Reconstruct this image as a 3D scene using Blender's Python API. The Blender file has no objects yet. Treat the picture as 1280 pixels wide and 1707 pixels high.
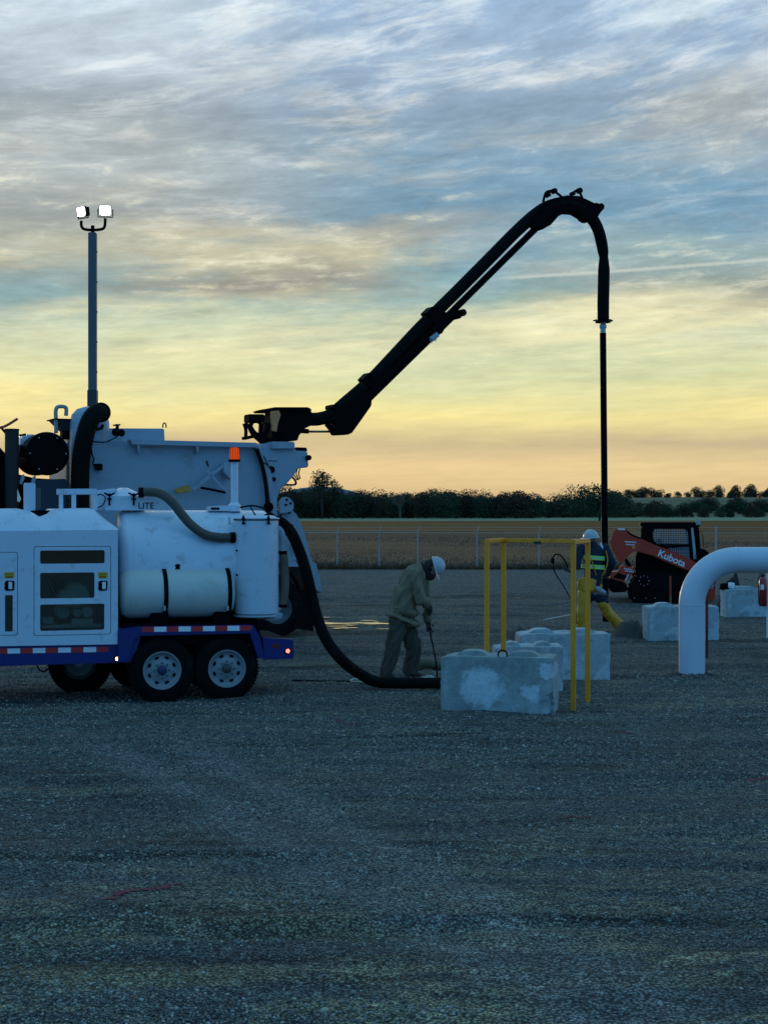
import bpy, bmesh, math, random
import numpy as np
from mathutils import Vector, Matrix
random.seed(7); rng = np.random.default_rng(11)
R = math.radians
sc = bpy.context.scene
# ------------------------------------------------------------------ camera
F = 2600.0; CAMH = 2.3; HOR = 850.0
cam = bpy.data.cameras.new('camera'); camo = bpy.data.objects.new('camera', cam)
sc.collection.objects.link(camo); sc.camera = camo
camo.location = (0, 0, CAMH); camo.rotation_euler = (R(90), 0, 0)
cam.sensor_fit = 'VERTICAL'; cam.sensor_height = 24.0; cam.lens = 24.0*F/1707.0
cam.shift_y = (HOR-853.5)/1707.0*-1.0*-1.0
cam.clip_start = 0.1; cam.clip_end = 6000
sc.render.resolution_x = 767; sc.render.resolution_y = 1024
# ------------------------------------------------------------------ colour
sc.view_settings.view_transform = 'Standard'; sc.view_settings.look = 'None'
sc.view_settings.exposure = 0.0; sc.view_settings.gamma = 1.0
def lin(r, g, b):
    f = lambda c: (c/255)/12.92 if c/255 <= 0.04045 else (((c/255)+0.055)/1.055)**2.4
    return (f(r), f(g), f(b), 1.0)
# ------------------------------------------------------------------ node helper
class NT:
    def __init__(s, nt): s.nt = nt; s.N = nt.nodes; s.L = nt.links
    def n(s, t, **k):
        nd = s.N.new(t)
        for a, v in k.items(): setattr(nd, a, v)
        return nd
    def set(s, sock, v):
        if isinstance(v, bpy.types.NodeSocket): s.L.new(v, sock)
        elif v is not None: sock.default_value = v
    def m(s, op, a, b=None, c=None, clamp=False):
        nd = s.n('ShaderNodeMath', operation=op, use_clamp=clamp)
        for i, v in enumerate((a, b, c)):
            if v is not None: s.set(nd.inputs[i], v)
        return nd.outputs[0]
    def mix(s, f, a, b, mode='MIX'):
        nd = s.n('ShaderNodeMix', data_type='RGBA', blend_type=mode)
        s.set(nd.inputs[0], f); s.set(nd.inputs[6], a); s.set(nd.inputs[7], b)
        return nd.outputs[2]
    def ramp(s, f, stops, interp='LINEAR'):
        nd = s.n('ShaderNodeValToRGB'); cr = nd.color_ramp; cr.interpolation = interp
        while len(cr.elements) > 1: cr.elements.remove(cr.elements[-1])
        cr.elements[0].position = stops[0][0]; cr.elements[0].color = stops[0][1]
        for p, c in stops[1:]:
            e = cr.elements.new(p); e.color = c
        s.set(nd.inputs[0], f); return nd.outputs[0]
    def sm(s, v, a, b):   # smoothstep
        nd = s.n('ShaderNodeMapRange', interpolation_type='SMOOTHSTEP')
        s.set(nd.inputs[0], v); nd.inputs[1].default_value = a; nd.inputs[2].default_value = b
        return nd.outputs[0]
    def noise(s, vec, scale, detail=4, rough=0.55, dist=0.0, d='3D'):
        nd = s.n('ShaderNodeTexNoise', noise_dimensions=d)
        if vec is not None: s.L.new(vec, nd.inputs['Vector'])
        nd.inputs['Scale'].default_value = scale; nd.inputs['Detail'].default_value = detail
        nd.inputs['Roughness'].default_value = rough; nd.inputs['Distortion'].default_value = dist
        return nd.outputs[0]
    def vec(s, x, y, z):
        nd = s.n('ShaderNodeCombineXYZ')
        for i, v in enumerate((x, y, z)): s.set(nd.inputs[i], v)
        return nd.outputs[0]
    def mapping(s, v, loc=(0,0,0), rot=(0,0,0), scale=(1,1,1)):
        nd = s.n('ShaderNodeMapping'); s.L.new(v, nd.inputs[0])
        nd.inputs[1].default_value = loc; nd.inputs[2].default_value = rot; nd.inputs[3].default_value = scale
        return nd.outputs[0]
# ------------------------------------------------------------------ world: dusk sky with thin high cloud
SUN_EL = 2.0; SUN_AZ = -14.0          # degrees; azimuth measured from +Y towards +X
wd = bpy.data.worlds.new('World'); sc.world = wd; wd.use_nodes = True
w = NT(wd.node_tree); w.N.clear()
tc = w.n('ShaderNodeTexCoord'); sep = w.n('ShaderNodeSeparateXYZ'); w.L.new(tc.outputs['Generated'], sep.inputs[0])
x, y, z = sep.outputs
hyp = w.m('SQRT', w.m('ADD', w.m('MULTIPLY', x, x), w.m('ADD', w.m('MULTIPLY', y, y), 1e-6)))
e = w.m('DIVIDE', z, hyp)                      # tangent of elevation
az = w.m('ARCTAN2', x, y)
# two streaky warps so that the bands are not ruler straight
wv = w.vec(w.m('MULTIPLY', az, 2.2), w.m('MULTIPLY', e, 9.0), 0.0)
warp = w.m('MULTIPLY', w.m('SUBTRACT', w.noise(wv, 2.0, 4, .55), 0.5), 0.075)
e2 = w.m('ADD', e, w.m('MULTIPLY', warp, w.sm(e, 0.0, 0.10)))
tt = w.m('DIVIDE', e2, 0.66, clamp=True)
S = lambda py: (850-py)/1716.0
clear = w.ramp(tt, [(0.0, lin(206,178,132)), (S(800), lin(234,208,154)), (S(740), lin(212,194,148)), (S(695), lin(240,226,158)),
    (S(640), lin(214,219,172)), (S(570), lin(204,214,182)), (S(490), lin(146,180,182)), (S(390), lin(114,156,180)),
    (S(200), lin(116,150,178)), (S(0), lin(98,138,182)), (0.72, lin(92,126,160)), (1.0, lin(86,126,152))])
cloud = w.ramp(tt, [(0.0, lin(200,172,130)), (S(780), lin(234,207,152)), (S(735), lin(198,180,144)), (S(692), lin(250,234,158)),
    (S(640), lin(222,223,174)), (S(600), lin(232,228,182)), (S(525), lin(232,226,184)), (S(478), lin(146,146,138)), (S(430), lin(196,192,164)), (S(370), lin(158,162,156)),
    (S(280), lin(176,182,178)), (S(195), lin(150,158,162)), (S(110), lin(184,194,200)), (S(0), lin(194,209,216)), (0.72, lin(124,150,168)), (1.0, lin(96,130,154))])
# streak coordinates: along the wind (rising to the right, more so higher up) and across it
azs = w.m('SINE', az)
slope = w.m('ADD', 0.04, w.m('MULTIPLY', w.sm(e, 0.14, 0.42), 0.24))
vv = w.m('SUBTRACT', e, w.m('MULTIPLY', azs, slope))
vlog = w.m('MULTIPLY', w.m('LOGARITHM', w.m('ADD', w.m('MAXIMUM', vv, 0.0), 0.10), 2.718), 0.30)   # bands get thinner towards the horizon
pv = w.vec(azs, vlog, w.m('MULTIPLY', y, 0.3))
pr = w.mapping(pv, scale=(4.0, 17.0, 1))
n1 = w.noise(pr, 1.0, 8, 0.58, 0.35)
pr2 = w.mapping(pv, loc=(3.1, 1.7, 0), rot=(0, 0, R(-5)), scale=(9.0, 58.0, 1))
n2 = w.noise(pr2, 1.0, 10, 0.68, 0.35)          # fibrous cirrus
pr3 = w.mapping(pv, loc=(9.1, 4.7, 0), rot=(0, 0, R(8)), scale=(34.0, 120.0, 1))
n3 = w.noise(pr3, 1.0, 9, 0.66, 0.25)           # mottling
mask = w.sm(w.m('ADD', w.m('MULTIPLY', n1, 0.8), w.m('MULTIPLY', n2, 0.30)), 0.42, 0.64)
# the right side at mid height opens to clear blue
openr = w.m('MULTIPLY', w.sm(az, -0.03, 0.14), w.m('MULTIPLY', w.sm(e, 0.125, 0.165), w.m('SUBTRACT', 1.0, w.sm(e, 0.195, 0.25))))
mask = w.m('MULTIPLY', mask, w.m('SUBTRACT', 1.0, w.m('MULTIPLY', openr, 0.75)))
leftc = w.m('MULTIPLY', w.m('SUBTRACT', 1.0, w.sm(az, -0.16, 0.06)), w.sm(e, 0.13, 0.17))
mask = w.m('MAXIMUM', mask, w.m('MULTIPLY', leftc, 0.84))
mask = w.m('MAXIMUM', mask, w.m('MULTIPLY', w.sm(e, 0.2, 0.26), 0.38))
sky = w.mix(mask, clear, cloud)
# bright fibres and darker undersides
gain = w.m('ADD', w.m('ADD', 0.12, w.m('MULTIPLY', w.sm(e, 0.11, 0.30), 0.24)), w.m('ADD', w.m('MULTIPLY', n2, 0.60), w.m('ADD', w.m('MULTIPLY', n3, 0.85), w.m('MULTIPLY', n1, 0.34))))
gamt = w.m('ADD', 0.30, w.m('MULTIPLY', w.sm(e, 0.03, 0.16), 0.70))
gain = w.m('ADD', 1.0, w.m('MULTIPLY', w.m('SUBTRACT', gain, 1.0), gamt))
hi = w.m('MULTIPLY', w.sm(n2, 0.50, 0.70), w.m('MULTIPLY', w.sm(e, 0.10, 0.30), 0.60))
sky = w.mix(hi, sky, lin(206,212,214))
hw = w.m('MULTIPLY', w.sm(w.m('ADD', w.m('MULTIPLY', n3, .6), w.m('MULTIPLY', n1, .4)), 0.53, 0.68), w.m('MULTIPLY', w.sm(e, 0.09, 0.14), w.m('SUBTRACT', 0.50, w.m('MULTIPLY', w.sm(e, 0.2, 0.3), 0.45))))
sky = w.mix(hw, sky, lin(222,218,190))
gm = w.n('ShaderNodeVectorMath', operation='SCALE'); w.L.new(sky, gm.inputs[0]); w.L.new(gain, gm.inputs['Scale']); sky = gm.outputs[0]
# contrail crossing the right half
cl = w.m('SUBTRACT', e, w.m('ADD', 0.1480, w.m('MULTIPLY', w.m('SUBTRACT', az, 0.0723), 0.0465)))
bead = w.noise(w.vec(w.m('MULTIPLY', az, 330.0), w.m('MULTIPLY', e, 200.0), 0.0), 1.0, 1, 0.5)
cm = w.m('SUBTRACT', 1.0, w.m('DIVIDE', w.m('ABSOLUTE', cl), w.m('ADD', 0.0009, w.m('MULTIPLY', bead, 0.0017))), clamp=True)
cm = w.m('MULTIPLY', cm, w.m('MULTIPLY', w.sm(az, 0.055, 0.10), w.m('SUBTRACT', 1.0, w.sm(az, 0.34, 0.5))))
sky = w.mix(w.m('MULTIPLY', cm, 0.55), sky, lin(222,226,214))
# the half of the sky away from the sunset and the zenith are plain dusk blue
front = w.sm(w.m('DIVIDE', y, hyp), -0.15, 0.75)
back = w.ramp(w.m('MULTIPLY', e, 0.8, clamp=True), [(0.0, lin(90,142,180)), (0.25, lin(66,140,208)), (1.0, lin(94,144,176))])
bs_ = w.n('ShaderNodeVectorMath', operation='SCALE'); w.L.new(back, bs_.inputs[0]); bs_.inputs['Scale'].default_value = 1.38; back = bs_.outputs[0]
sky = w.mix(w.m('MULTIPLY', front, w.m('SUBTRACT', 1.0, w.sm(e, 0.5, 1.3))), back, sky)
nish = w.n('ShaderNodeTexSky', sky_type='NISHITA'); nish.sun_disc = False
nish.sun_elevation = R(SUN_EL); nish.sun_rotation = R(SUN_AZ)
ns = w.n('ShaderNodeVectorMath', operation='SCALE'); w.L.new(nish.outputs[0], ns.inputs[0]); ns.inputs['Scale'].default_value = 0.0012
add = w.n('ShaderNodeVectorMath', operation='ADD'); w.L.new(sky, add.inputs[0]); w.L.new(ns.outputs[0], add.inputs[1])
bg = w.n('ShaderNodeBackground'); w.L.new(add.outputs[0], bg.inputs[0]); bg.inputs[1].default_value = 1.0
wo = w.n('ShaderNodeOutputWorld'); w.L.new(bg.outputs[0], wo.inputs[0])
# ------------------------------------------------------------------ sun, just above the horizon behind thin cloud
sl = bpy.data.lights.new('sun', 'SUN'); sl.energy = 0.35; sl.angle = R(6); sl.color = (1.0, 0.78, 0.5)
so = bpy.data.objects.new('sun', sl); sc.collection.objects.link(so)
sd = Vector((math.sin(R(SUN_AZ))*math.cos(R(SUN_EL)), math.cos(R(SUN_AZ))*math.cos(R(SUN_EL)), math.sin(R(SUN_EL))))
so.rotation_euler = sd.to_track_quat('Z', 'Y').to_euler()

# ================================================================== materials
MATS = {}
def mat(name, col, rough=0.5, metal=0.0, var=0.12, vscale=3.0, bump=0.0, bscale=40.0, spec=0.5, dirt=None, dscale=2.0, damt=0.5, coat=0.0):
    """Principled paint/metal/rubber with uneven colour, uneven roughness, soft bumps and optional dirt patches."""
    m = bpy.data.materials.new(name); m.use_nodes = True; t = NT(m.node_tree); t.N.clear()
    tc = t.n('ShaderNodeTexCoord'); ob = tc.outputs['Object']
    n = t.noise(ob, vscale, 6, 0.6)
    c = t.mix(n, tuple(v*(1-var) for v in col[:3])+(1,), tuple(min(1, v*(1+var)) for v in col[:3])+(1,))
    if dirt:
        dm = t.sm(t.noise(ob, dscale, 8, 0.68, 0.4), 0.52, 0.72)
        c = t.mix(t.m('MULTIPLY', dm, damt), c, dirt)
    p = t.n('ShaderNodeBsdfPrincipled'); t.set(p.inputs['Base Color'], c)
    t.set(p.inputs['Roughness'], t.m('ADD', rough-0.07, t.m('MULTIPLY', t.noise(ob, vscale*4, 4), 0.14)))
    p.inputs['Metallic'].default_value = metal; p.inputs['Specular IOR Level'].default_value = spec
    p.inputs['Coat Weight'].default_value = coat
    if bump:
        b = t.n('ShaderNodeBump'); b.inputs['Strength'].default_value = bump; b.inputs['Distance'].default_value = 0.02
        t.L.new(t.noise(ob, bscale, 6, 0.6), b.inputs['Height']); t.L.new(b.outputs[0], p.inputs['Normal'])
    o = t.n('ShaderNodeOutputMaterial'); t.L.new(p.outputs[0], o.inputs[0])
    MATS[name] = m; return m
def emit(name, col, strength):
    m = bpy.data.materials.new(name); m.use_nodes = True; t = NT(m.node_tree); t.N.clear()
    e_ = t.n('ShaderNodeEmission'); e_.inputs[0].default_value = col; e_.inputs[1].default_value = strength
    o = t.n('ShaderNodeOutputMaterial'); t.L.new(e_.outputs[0], o.inputs[0]); MATS[name] = m; return m

# ================================================================== object helpers
col = sc.collection
def tag(o, label=None, cat=None, group=None, kind=None):
    if label: o['label'] = label
    if cat: o['category'] = cat
    if group: o['group'] = group
    if kind: o['kind'] = kind
    return o
def empty(name, loc=(0,0,0), rz=0.0, label=None, cat=None, group=None):
    o = bpy.data.objects.new(name, None); col.objects.link(o); o.location = loc; o.rotation_euler = (0, 0, rz)
    o.empty_display_size = 0.2
    return tag(o, label, cat, group)
def link(name, me, m, parent=None, smooth=False, loc=None):
    if m is not None:
        me.materials.clear(); me.materials.append(m)
    if smooth:
        me.polygons.foreach_set('use_smooth', [True]*len(me.polygons))
    me.update()
    o = bpy.data.objects.new(name, me); col.objects.link(o)
    if parent: o.parent = parent
    if loc: o.location = loc
    return o
def np_mesh(name, verts, faces_flat, nper):
    """verts (n,3) array, faces (m,nper) array."""
    me = bpy.data.meshes.new(name)
    v = np.asarray(verts, dtype=np.float32); f = np.asarray(faces_flat, dtype=np.int32)
    me.vertices.add(len(v)); me.vertices.foreach_set('co', v.ravel())
    me.loops.add(f.size); me.loops.foreach_set('vertex_index', f.ravel())
    me.polygons.add(len(f)); me.polygons.foreach_set('loop_start', np.arange(len(f), dtype=np.int32)*nper)
    me.polygons.foreach_set('loop_total', np.full(len(f), nper, dtype=np.int32))
    me.update(calc_edges=True); me.validate(); return me
# value noise on numpy arrays
_perm = rng.random((256, 256))
def vnoise(x, y, s):
    x = np.asarray(x)*s+57.3; y = np.asarray(y)*s+31.7
    xi = np.floor(x).astype(int); yi = np.floor(y).astype(int); fx = x-xi; fy = y-yi
    fx = fx*fx*(3-2*fx); fy = fy*fy*(3-2*fy)
    g = lambda i, j: _perm[i % 256, j % 256]
    return ((g(xi, yi)*(1-fx)+g(xi+1, yi)*fx)*(1-fy)+(g(xi, yi+1)*(1-fx)+g(xi+1, yi+1)*fx)*fy)-0.5
RUTS = [(8.45, .12, .040, .02), (8.8, .10, .03, .02), (10.2, .14, .022, -.03), (13.2, .16, .035, .04), (13.9, .14, .028, .05), (15.4, .15, .02, -.02), (16.6, .15, .025, .06),
        (22.5, .25, .04, .03), (25.0, .3, .05, -.04), (27.2, .3, .05, .02), (29.4, .3, .05, .0), (34.0, .4, .06, .05), (37.5, .4, .06, -.03), (41, .5, .06, .02)]
def gh(x, y):
    """height of the gravel yard"""
    x = np.asarray(x, dtype=float); y = np.asarray(y, dtype=float)
    h = vnoise(x*0.45, y, 0.55)*0.06+vnoise(x*0.30, y, 2.3)*0.050+vnoise(x*.45, y, 5.1)*0.026+vnoise(x, y, 12.0)*0.010
    for (yc, wd_, dp, sl_) in RUTS:
        d_ = (y-yc-sl_*x-vnoise(x*.3, yc, 1.0)*.5)/wd_
        h = h-dp*np.exp(-d_*d_)*(0.6+vnoise(x*.35, yc, 1.3))+dp*.6*np.exp(-(np.abs(d_)-1.6)**2*2)*(0.6+vnoise(x*.35, yc, 1.3))
    fade = np.clip((y-3)/3, 0, 1)*np.clip((60-y)/8, 0, 1)
    return h*fade
# ================================================================== GROUND
def ground_mat():
    m = bpy.data.materials.new('gravel'); m.use_nodes = True; t = NT(m.node_tree); t.N.clear()
    tc = t.n('ShaderNodeTexCoord'); ob = tc.outputs['Object']
    sx = t.n('ShaderNodeSeparateXYZ'); t.L.new(ob, sx.inputs[0]); Y = sx.outputs[1]
    big = t.noise(t.mapping(ob, scale=(0.16, 0.75, 1)), 1.0, 6, 0.6, 0.5)
    med = t.noise(t.mapping(ob, scale=(0.8, 2.4, 1)), 1.0, 9, 0.70, 0.3)
    fine = t.noise(ob, 34, 5, 0.7)
    vo = t.n('ShaderNodeTexVoronoi'); t.L.new(ob, vo.inputs[0]); vo.inputs['Scale'].default_value = 55
    vo2 = t.n('ShaderNodeTexVoronoi'); t.L.new(ob, vo2.inputs[0]); vo2.inputs['Scale'].default_value = 24
    g = t.mix(big, (.205,.205,.19,1), (.43,.425,.39,1))
    khaki = t.mix(med, (.56,.43,.22,1), (1.0,.86,.54,1))
    near = t.m('SUBTRACT', 1.0, t.sm(Y, 7.8, 10.6))
    k = t.m('MULTIPLY', t.sm(med, 0.43, 0.58), t.m('ADD', 0.22, t.m('MULTIPLY', near, 0.78)))
    k = t.m('MAXIMUM', k, t.m('MULTIPLY', t.m('MULTIPLY', t.sm(big, .5, .62), t.sm(med, .42, .58)), .55))
    c = t.mix(k, g, khaki)
    # darker streaks
    dk = t.sm(t.noise(t.mapping(ob, loc=(4, 9, 0), rot=(0, 0, R(2)), scale=(0.14, 1.5, 1)), 1.0, 7, 0.68, 0.5), 0.53, 0.68)
    c = t.mix(t.m('MULTIPLY', dk, 0.72), c, (.065,.062,.045,1))
    # wheel ruts: darker brown along the furrow; and two pale compacted lanes swinging across
    X = sx.outputs[0]; rn = t.noise(t.mapping(ob, scale=(.5, 1.6, 1)), 1.0, 6, .7)
    for (yc, wd_, dp, sl_) in RUTS:
        d_ = t.m('DIVIDE', t.m('ADD', t.m('SUBTRACT', t.m('SUBTRACT', Y, yc), t.m('MULTIPLY', X, sl_)), t.m('MULTIPLY', t.m('SUBTRACT', rn, .5), wd_*5)), wd_*2.2)
        k_ = t.m('MULTIPLY', t.m('SUBTRACT', 1.0, t.m('ABSOLUTE', d_), clamp=True), t.sm(t.noise(t.mapping(ob, loc=(yc, 0, 0), scale=(.55, .05, 1)), 1.0, 5, .65), .44, .60))
        c = t.mix(t.m('MULTIPLY', k_, .62), c, (.10,.085,.055,1))
    for (a_, b_, o_) in ((-.44, 9.1, 0.0), (-.40, 10.5, 0.0)):
        d_ = t.m('DIVIDE', t.m('ADD', t.m('SUBTRACT', X, t.m('MULTIPLY', t.m('SUBTRACT', Y, b_), a_)), t.m('MULTIPLY', t.m('SUBTRACT', rn, .5), .8)), .40)
        k_ = t.m('MULTIPLY', t.m('SUBTRACT', 1.0, t.m('ABSOLUTE', d_), clamp=True), t.m('SUBTRACT', 1.0, t.sm(Y, 14.5, 17)))
        c = t.mix(t.m('MULTIPLY', k_, .75), c, (.58,.57,.51,1))
    # washed, paler, finer band before the fence
    pale = t.m('MULTIPLY', t.sm(Y, 41, 50), 0.9)
    c = t.mix(pale, c, (.40,.39,.34,1))
    # stone to stone variation, with crevice shade painted into the gaps
    sv = t.n('ShaderNodeSeparateColor'); t.L.new(vo.outputs['Color'], sv.inputs[0])
    sv2 = t.n('ShaderNodeSeparateColor'); t.L.new(vo2.outputs['Color'], sv2.inputs[0])
    f = t.m('ADD', 0.40, t.m('ADD', t.m('MULTIPLY', sv.outputs[0], 0.55), t.m('MULTIPLY', t.m('POWER', sv2.outputs[1], 6.0), 0.7)))
    f = t.m('MULTIPLY', f, t.m('SUBTRACT', 1.22, t.m('MULTIPLY', t.sm(vo.outputs['Distance'], 0.20, 0.70), 0.95)))
    f = t.m('MULTIPLY', f, t.m('ADD', 0.60, t.m('MULTIPLY', fine, 0.8)))
    vs = t.n('ShaderNodeVectorMath', operation='SCALE'); t.L.new(c, vs.inputs[0]); t.L.new(f, vs.inputs['Scale'])
    p = t.n('ShaderNodeBsdfPrincipled'); t.L.new(vs.outputs[0], p.inputs['Base Color']); p.inputs['Roughness'].default_value = 0.85
    p.inputs['Specular IOR Level'].default_value = 0.2
    hgt = t.m('ADD', t.m('MULTIPLY', vo.outputs['Distance'], -0.9), t.m('ADD', t.m('MULTIPLY', vo2.outputs['Distance'], -0.9), fine))
    b = t.n('ShaderNodeBump'); b.inputs['Strength'].default_value = 1.0; b.inputs['Distance'].default_value = 0.045
    t.L.new(hgt, b.inputs['Height']); t.L.new(b.outputs[0], p.inputs['Normal'])
    o = t.n('ShaderNodeOutputMaterial'); t.L.new(p.outputs[0], o.inputs[0]); return m
GRAV = ground_mat()
def grid(x0, x1, y0, y1, st, zf):
    nx = int((x1-x0)/st)+1; ny = int((y1-y0)/st)+1
    X, Y = np.meshgrid(np.linspace(x0, x1, nx), np.linspace(y0, y1, ny))
    Z = zf(X, Y); V = np.stack([X.ravel(), Y.ravel(), Z.ravel()], 1)
    i = np.arange((nx-1)*(ny-1)); r = i//(nx-1); c = i % (nx-1); a = r*nx+c
    return V, np.stack([a, a+1, a+nx+1, a+nx], 1)
V, Fc = grid(-12, 12, 5, 32, 0.06, gh)
V2, F2 = grid(-60, 60, -30, 60.5, 1.5, lambda X, Y: X*0-0.06)
o = link('gravel_yard', np_mesh('gravel_yard', V, Fc, 4), GRAV, smooth=True); tag(o, kind='structure')
# the rest of the yard, coarser, round the fine sheet
def ring():
    Vs, Fs, off = [], [], 0
    for (a, b, c, d, st) in ((-90, -12, -30, 60.5, .75), (12, 90, -30, 60.5, .75), (-12, 12, 32, 60.5, .25), (-12, 12, -30, 5, .5)):
        v, f = grid(a, b, c, d, st, lambda X, Y: gh(X, Y)-0.004*0)
        Vs.append(v); Fs.append(f+off); off += len(v)
    return np.concatenate(Vs), np.concatenate(Fs)
V, Fc = ring(); o = link('outer_yard', np_mesh('outer_yard', V, Fc, 4), GRAV, smooth=True); tag(o, kind='structure')

def field_mat(name, a, b_, c3, sc1):
    m = bpy.data.materials.new(name); m.use_nodes = True; t = NT(m.node_tree); t.N.clear()
    tc = t.n('ShaderNodeTexCoord'); ob = tc.outputs['Object']
    n1 = t.noise(t.mapping(ob, scale=(0.02*sc1, 0.10*sc1, 1)), 1.0, 8, 0.65, 0.4)
    n2 = t.noise(t.mapping(ob, scale=(0.5, 2.0, 1)), 1.0, 8, 0.7)
    c = t.mix(t.sm(n1, 0.35, 0.65), a, b_); c = t.mix(t.m('MULTIPLY', t.sm(n2, 0.45, 0.7), 0.6), c, c3)
    p = t.n('ShaderNodeBsdfPrincipled'); t.L.new(c, p.inputs['Base Color']); p.inputs['Roughness'].default_value = 1.0
    p.inputs['Specular IOR Level'].default_value = 0.05
    bb = t.n('ShaderNodeBump'); bb.inputs['Distance'].default_value = 0.3; bb.inputs['Strength'].default_value = 0.5
    t.L.new(n2, bb.inputs['Height']); t.L.new(bb.outputs[0], p.inputs['Normal'])
    o = t.n('ShaderNodeOutputMaterial'); t.L.new(p.outputs[0], o.inputs[0]); return m
BROWN = field_mat('dry_field', (.20,.075,.022,1), (.31,.13,.042,1), (.10,.038,.014,1), 1.0)
GREEN = field_mat('pasture', (.22,.26,.15,1), (.30,.33,.20,1), (.20,.21,.12,1), 0.5)
HILL = field_mat('hill_grass', (.20,.16,.09,1), (.30,.23,.13,1), (.08,.09,.06,1), 0.4)
V, Fc = grid(-500, 500, 60.2, 334, 3.0, lambda X, Y: vnoise(X, Y, .05)*0.25*np.clip((Y-60)/20, 0, 1)-0.03)
tag(link('dry_field', np_mesh('dry_field', V, Fc, 4), BROWN, smooth=True), kind='structure')
V, Fc = grid(-3000, 3000, 330, 4500, 30, lambda X, Y: vnoise(X, Y, .004)*0.8-0.6)
tag(link('pasture', np_mesh('pasture', V, Fc, 4), GREEN, smooth=True), kind='structure')
V, Fc = grid(-4000, 4000, -4000, 4600, 200, lambda X, Y: X*0-1.6)
tag(link('ground', np_mesh('ground', V, Fc, 4), BROWN), kind='structure')
def pxX(px, D): return (px-640)/F*D
def pxZ(py, D): return CAMH-(py-HOR)/F*D
def W(px, py, D): return Vector((pxX(px, D), D, pxZ(py, D)))
# low hills
def hills(X, Y):
    r = np.exp(-((X-235)/150)**2)*9.5*np.clip((Y-700)/180, 0, 1)+np.exp(-((X-120)/70)**2)*4*np.clip((Y-760)/150, 0, 1)
    return r*np.clip((1250-Y)/150, 0, 1)+vnoise(X, Y, .02)*1.5*np.clip((Y-690)/100, 0, 1)-0.8
V, Fc = grid(40, 700, 660, 1300, 12, hills)
tag(link('wooded_hill', np_mesh('wooded_hill', V, Fc, 4), HILL, smooth=True), kind='structure')
HILLB = field_mat('hazy_far_woods', (.10,.13,.17,1), (.13,.16,.20,1), (.09,.11,.14,1), 0.2)  # bluish distance haze is painted into the hill colour
V, Fc = grid(-460, 60, 1700, 2300, 20, lambda X, Y: (30*np.exp(-((X+75)/85)**2)+12*np.exp(-((X+260)/120)**2))*np.clip((Y-1700)/200, 0, 1)*np.clip((2300-Y)/150, 0, 1)+vnoise(X, Y, .03)*3-1.0)
tag(link('far_hill', np_mesh('far_hill', V, Fc, 4), HILLB, smooth=True), kind='structure')

# loose stones lying on the yard
def stones():
    bm = bmesh.new(); bmesh.ops.create_icosphere(bm, subdivisions=1, radius=1.0)
    base = np.array([v.co[:] for v in bm.verts]); fc = np.array([[v.index for v in f.verts] for f in bm.faces]); bm.free()
    n = 150000
    Y = 6.5+rng.random(n)**1.5*16.0; X = (rng.random(n)-0.5)*(Y*0.60+1.0)
    s = (0.0030+0.0066*rng.random(n)**2.4)*(1+0.03*(Y-7)); big = rng.random(n) < 0.006; s[big] *= 1.7
    lane = (np.abs(X-(Y-9.1)*-.44) < .22) | (np.abs(X-(Y-10.5)*-.40) < .22)
    keep = rng.random(n) < np.clip(.52+2.2*vnoise(X*.7, Y*2.2, .9)+.9*vnoise(X, Y*2, 3.1)+np.clip((Y-10)/12, 0, .3), .12, 1)*np.where(lane & (Y < 16), .25, 1); X, Y, s = X[keep], Y[keep], s[keep]; n = len(X)
    a = rng.random(n)*6.28
    sc3 = np.stack([s*(0.9+rng.random(n)*0.8), s*(0.7+rng.random(n)*0.5), s*(0.55+rng.random(n)*0.5)], 1)
    jit = 1+0.30*(rng.random((n, 12, 1))-0.5)
    P = base[None]*jit*sc3[:, None, :]
    ca, sa = np.cos(a)[:, None], np.sin(a)[:, None]
    Q = np.stack([P[..., 0]*ca-P[..., 1]*sa, P[..., 0]*sa+P[..., 1]*ca, P[..., 2]], -1)
    Q += np.stack([X, Y, gh(X, Y)+s*0.28], 1)[:, None, :]
    Fs = fc[None]+(np.arange(n)*12)[:, None, None]
    me = np_mesh('loose_stones', Q.reshape(-1, 3), Fs.reshape(-1, 3), 3)
    m = bpy.data.materials.new('stone'); m.use_nodes = True; t = NT(m.node_tree); t.N.clear()
    g = t.n('ShaderNodeNewGeometry'); ri = g.outputs['Random Per Island']
    c = t.ramp(ri, [(0, (.04,.038,.034,1)), (.35, (.15,.14,.12,1)), (.80, (.31,.285,.235,1)), (.96, (.50,.43,.30,1)), (1, (.50,.50,.47,1))])
    p = t.n('ShaderNodeBsdfPrincipled'); t.L.new(c, p.inputs['Base Color']); p.inputs['Roughness'].default_value = 0.8
    oo = t.n('ShaderNodeOutputMaterial'); t.L.new(p.outputs[0], oo.inputs[0])
    tag(link('loose_stones', me, m), 'loose grey stones strewn over the gravel yard', 'gravel', kind='stuff')
stones()
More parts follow.
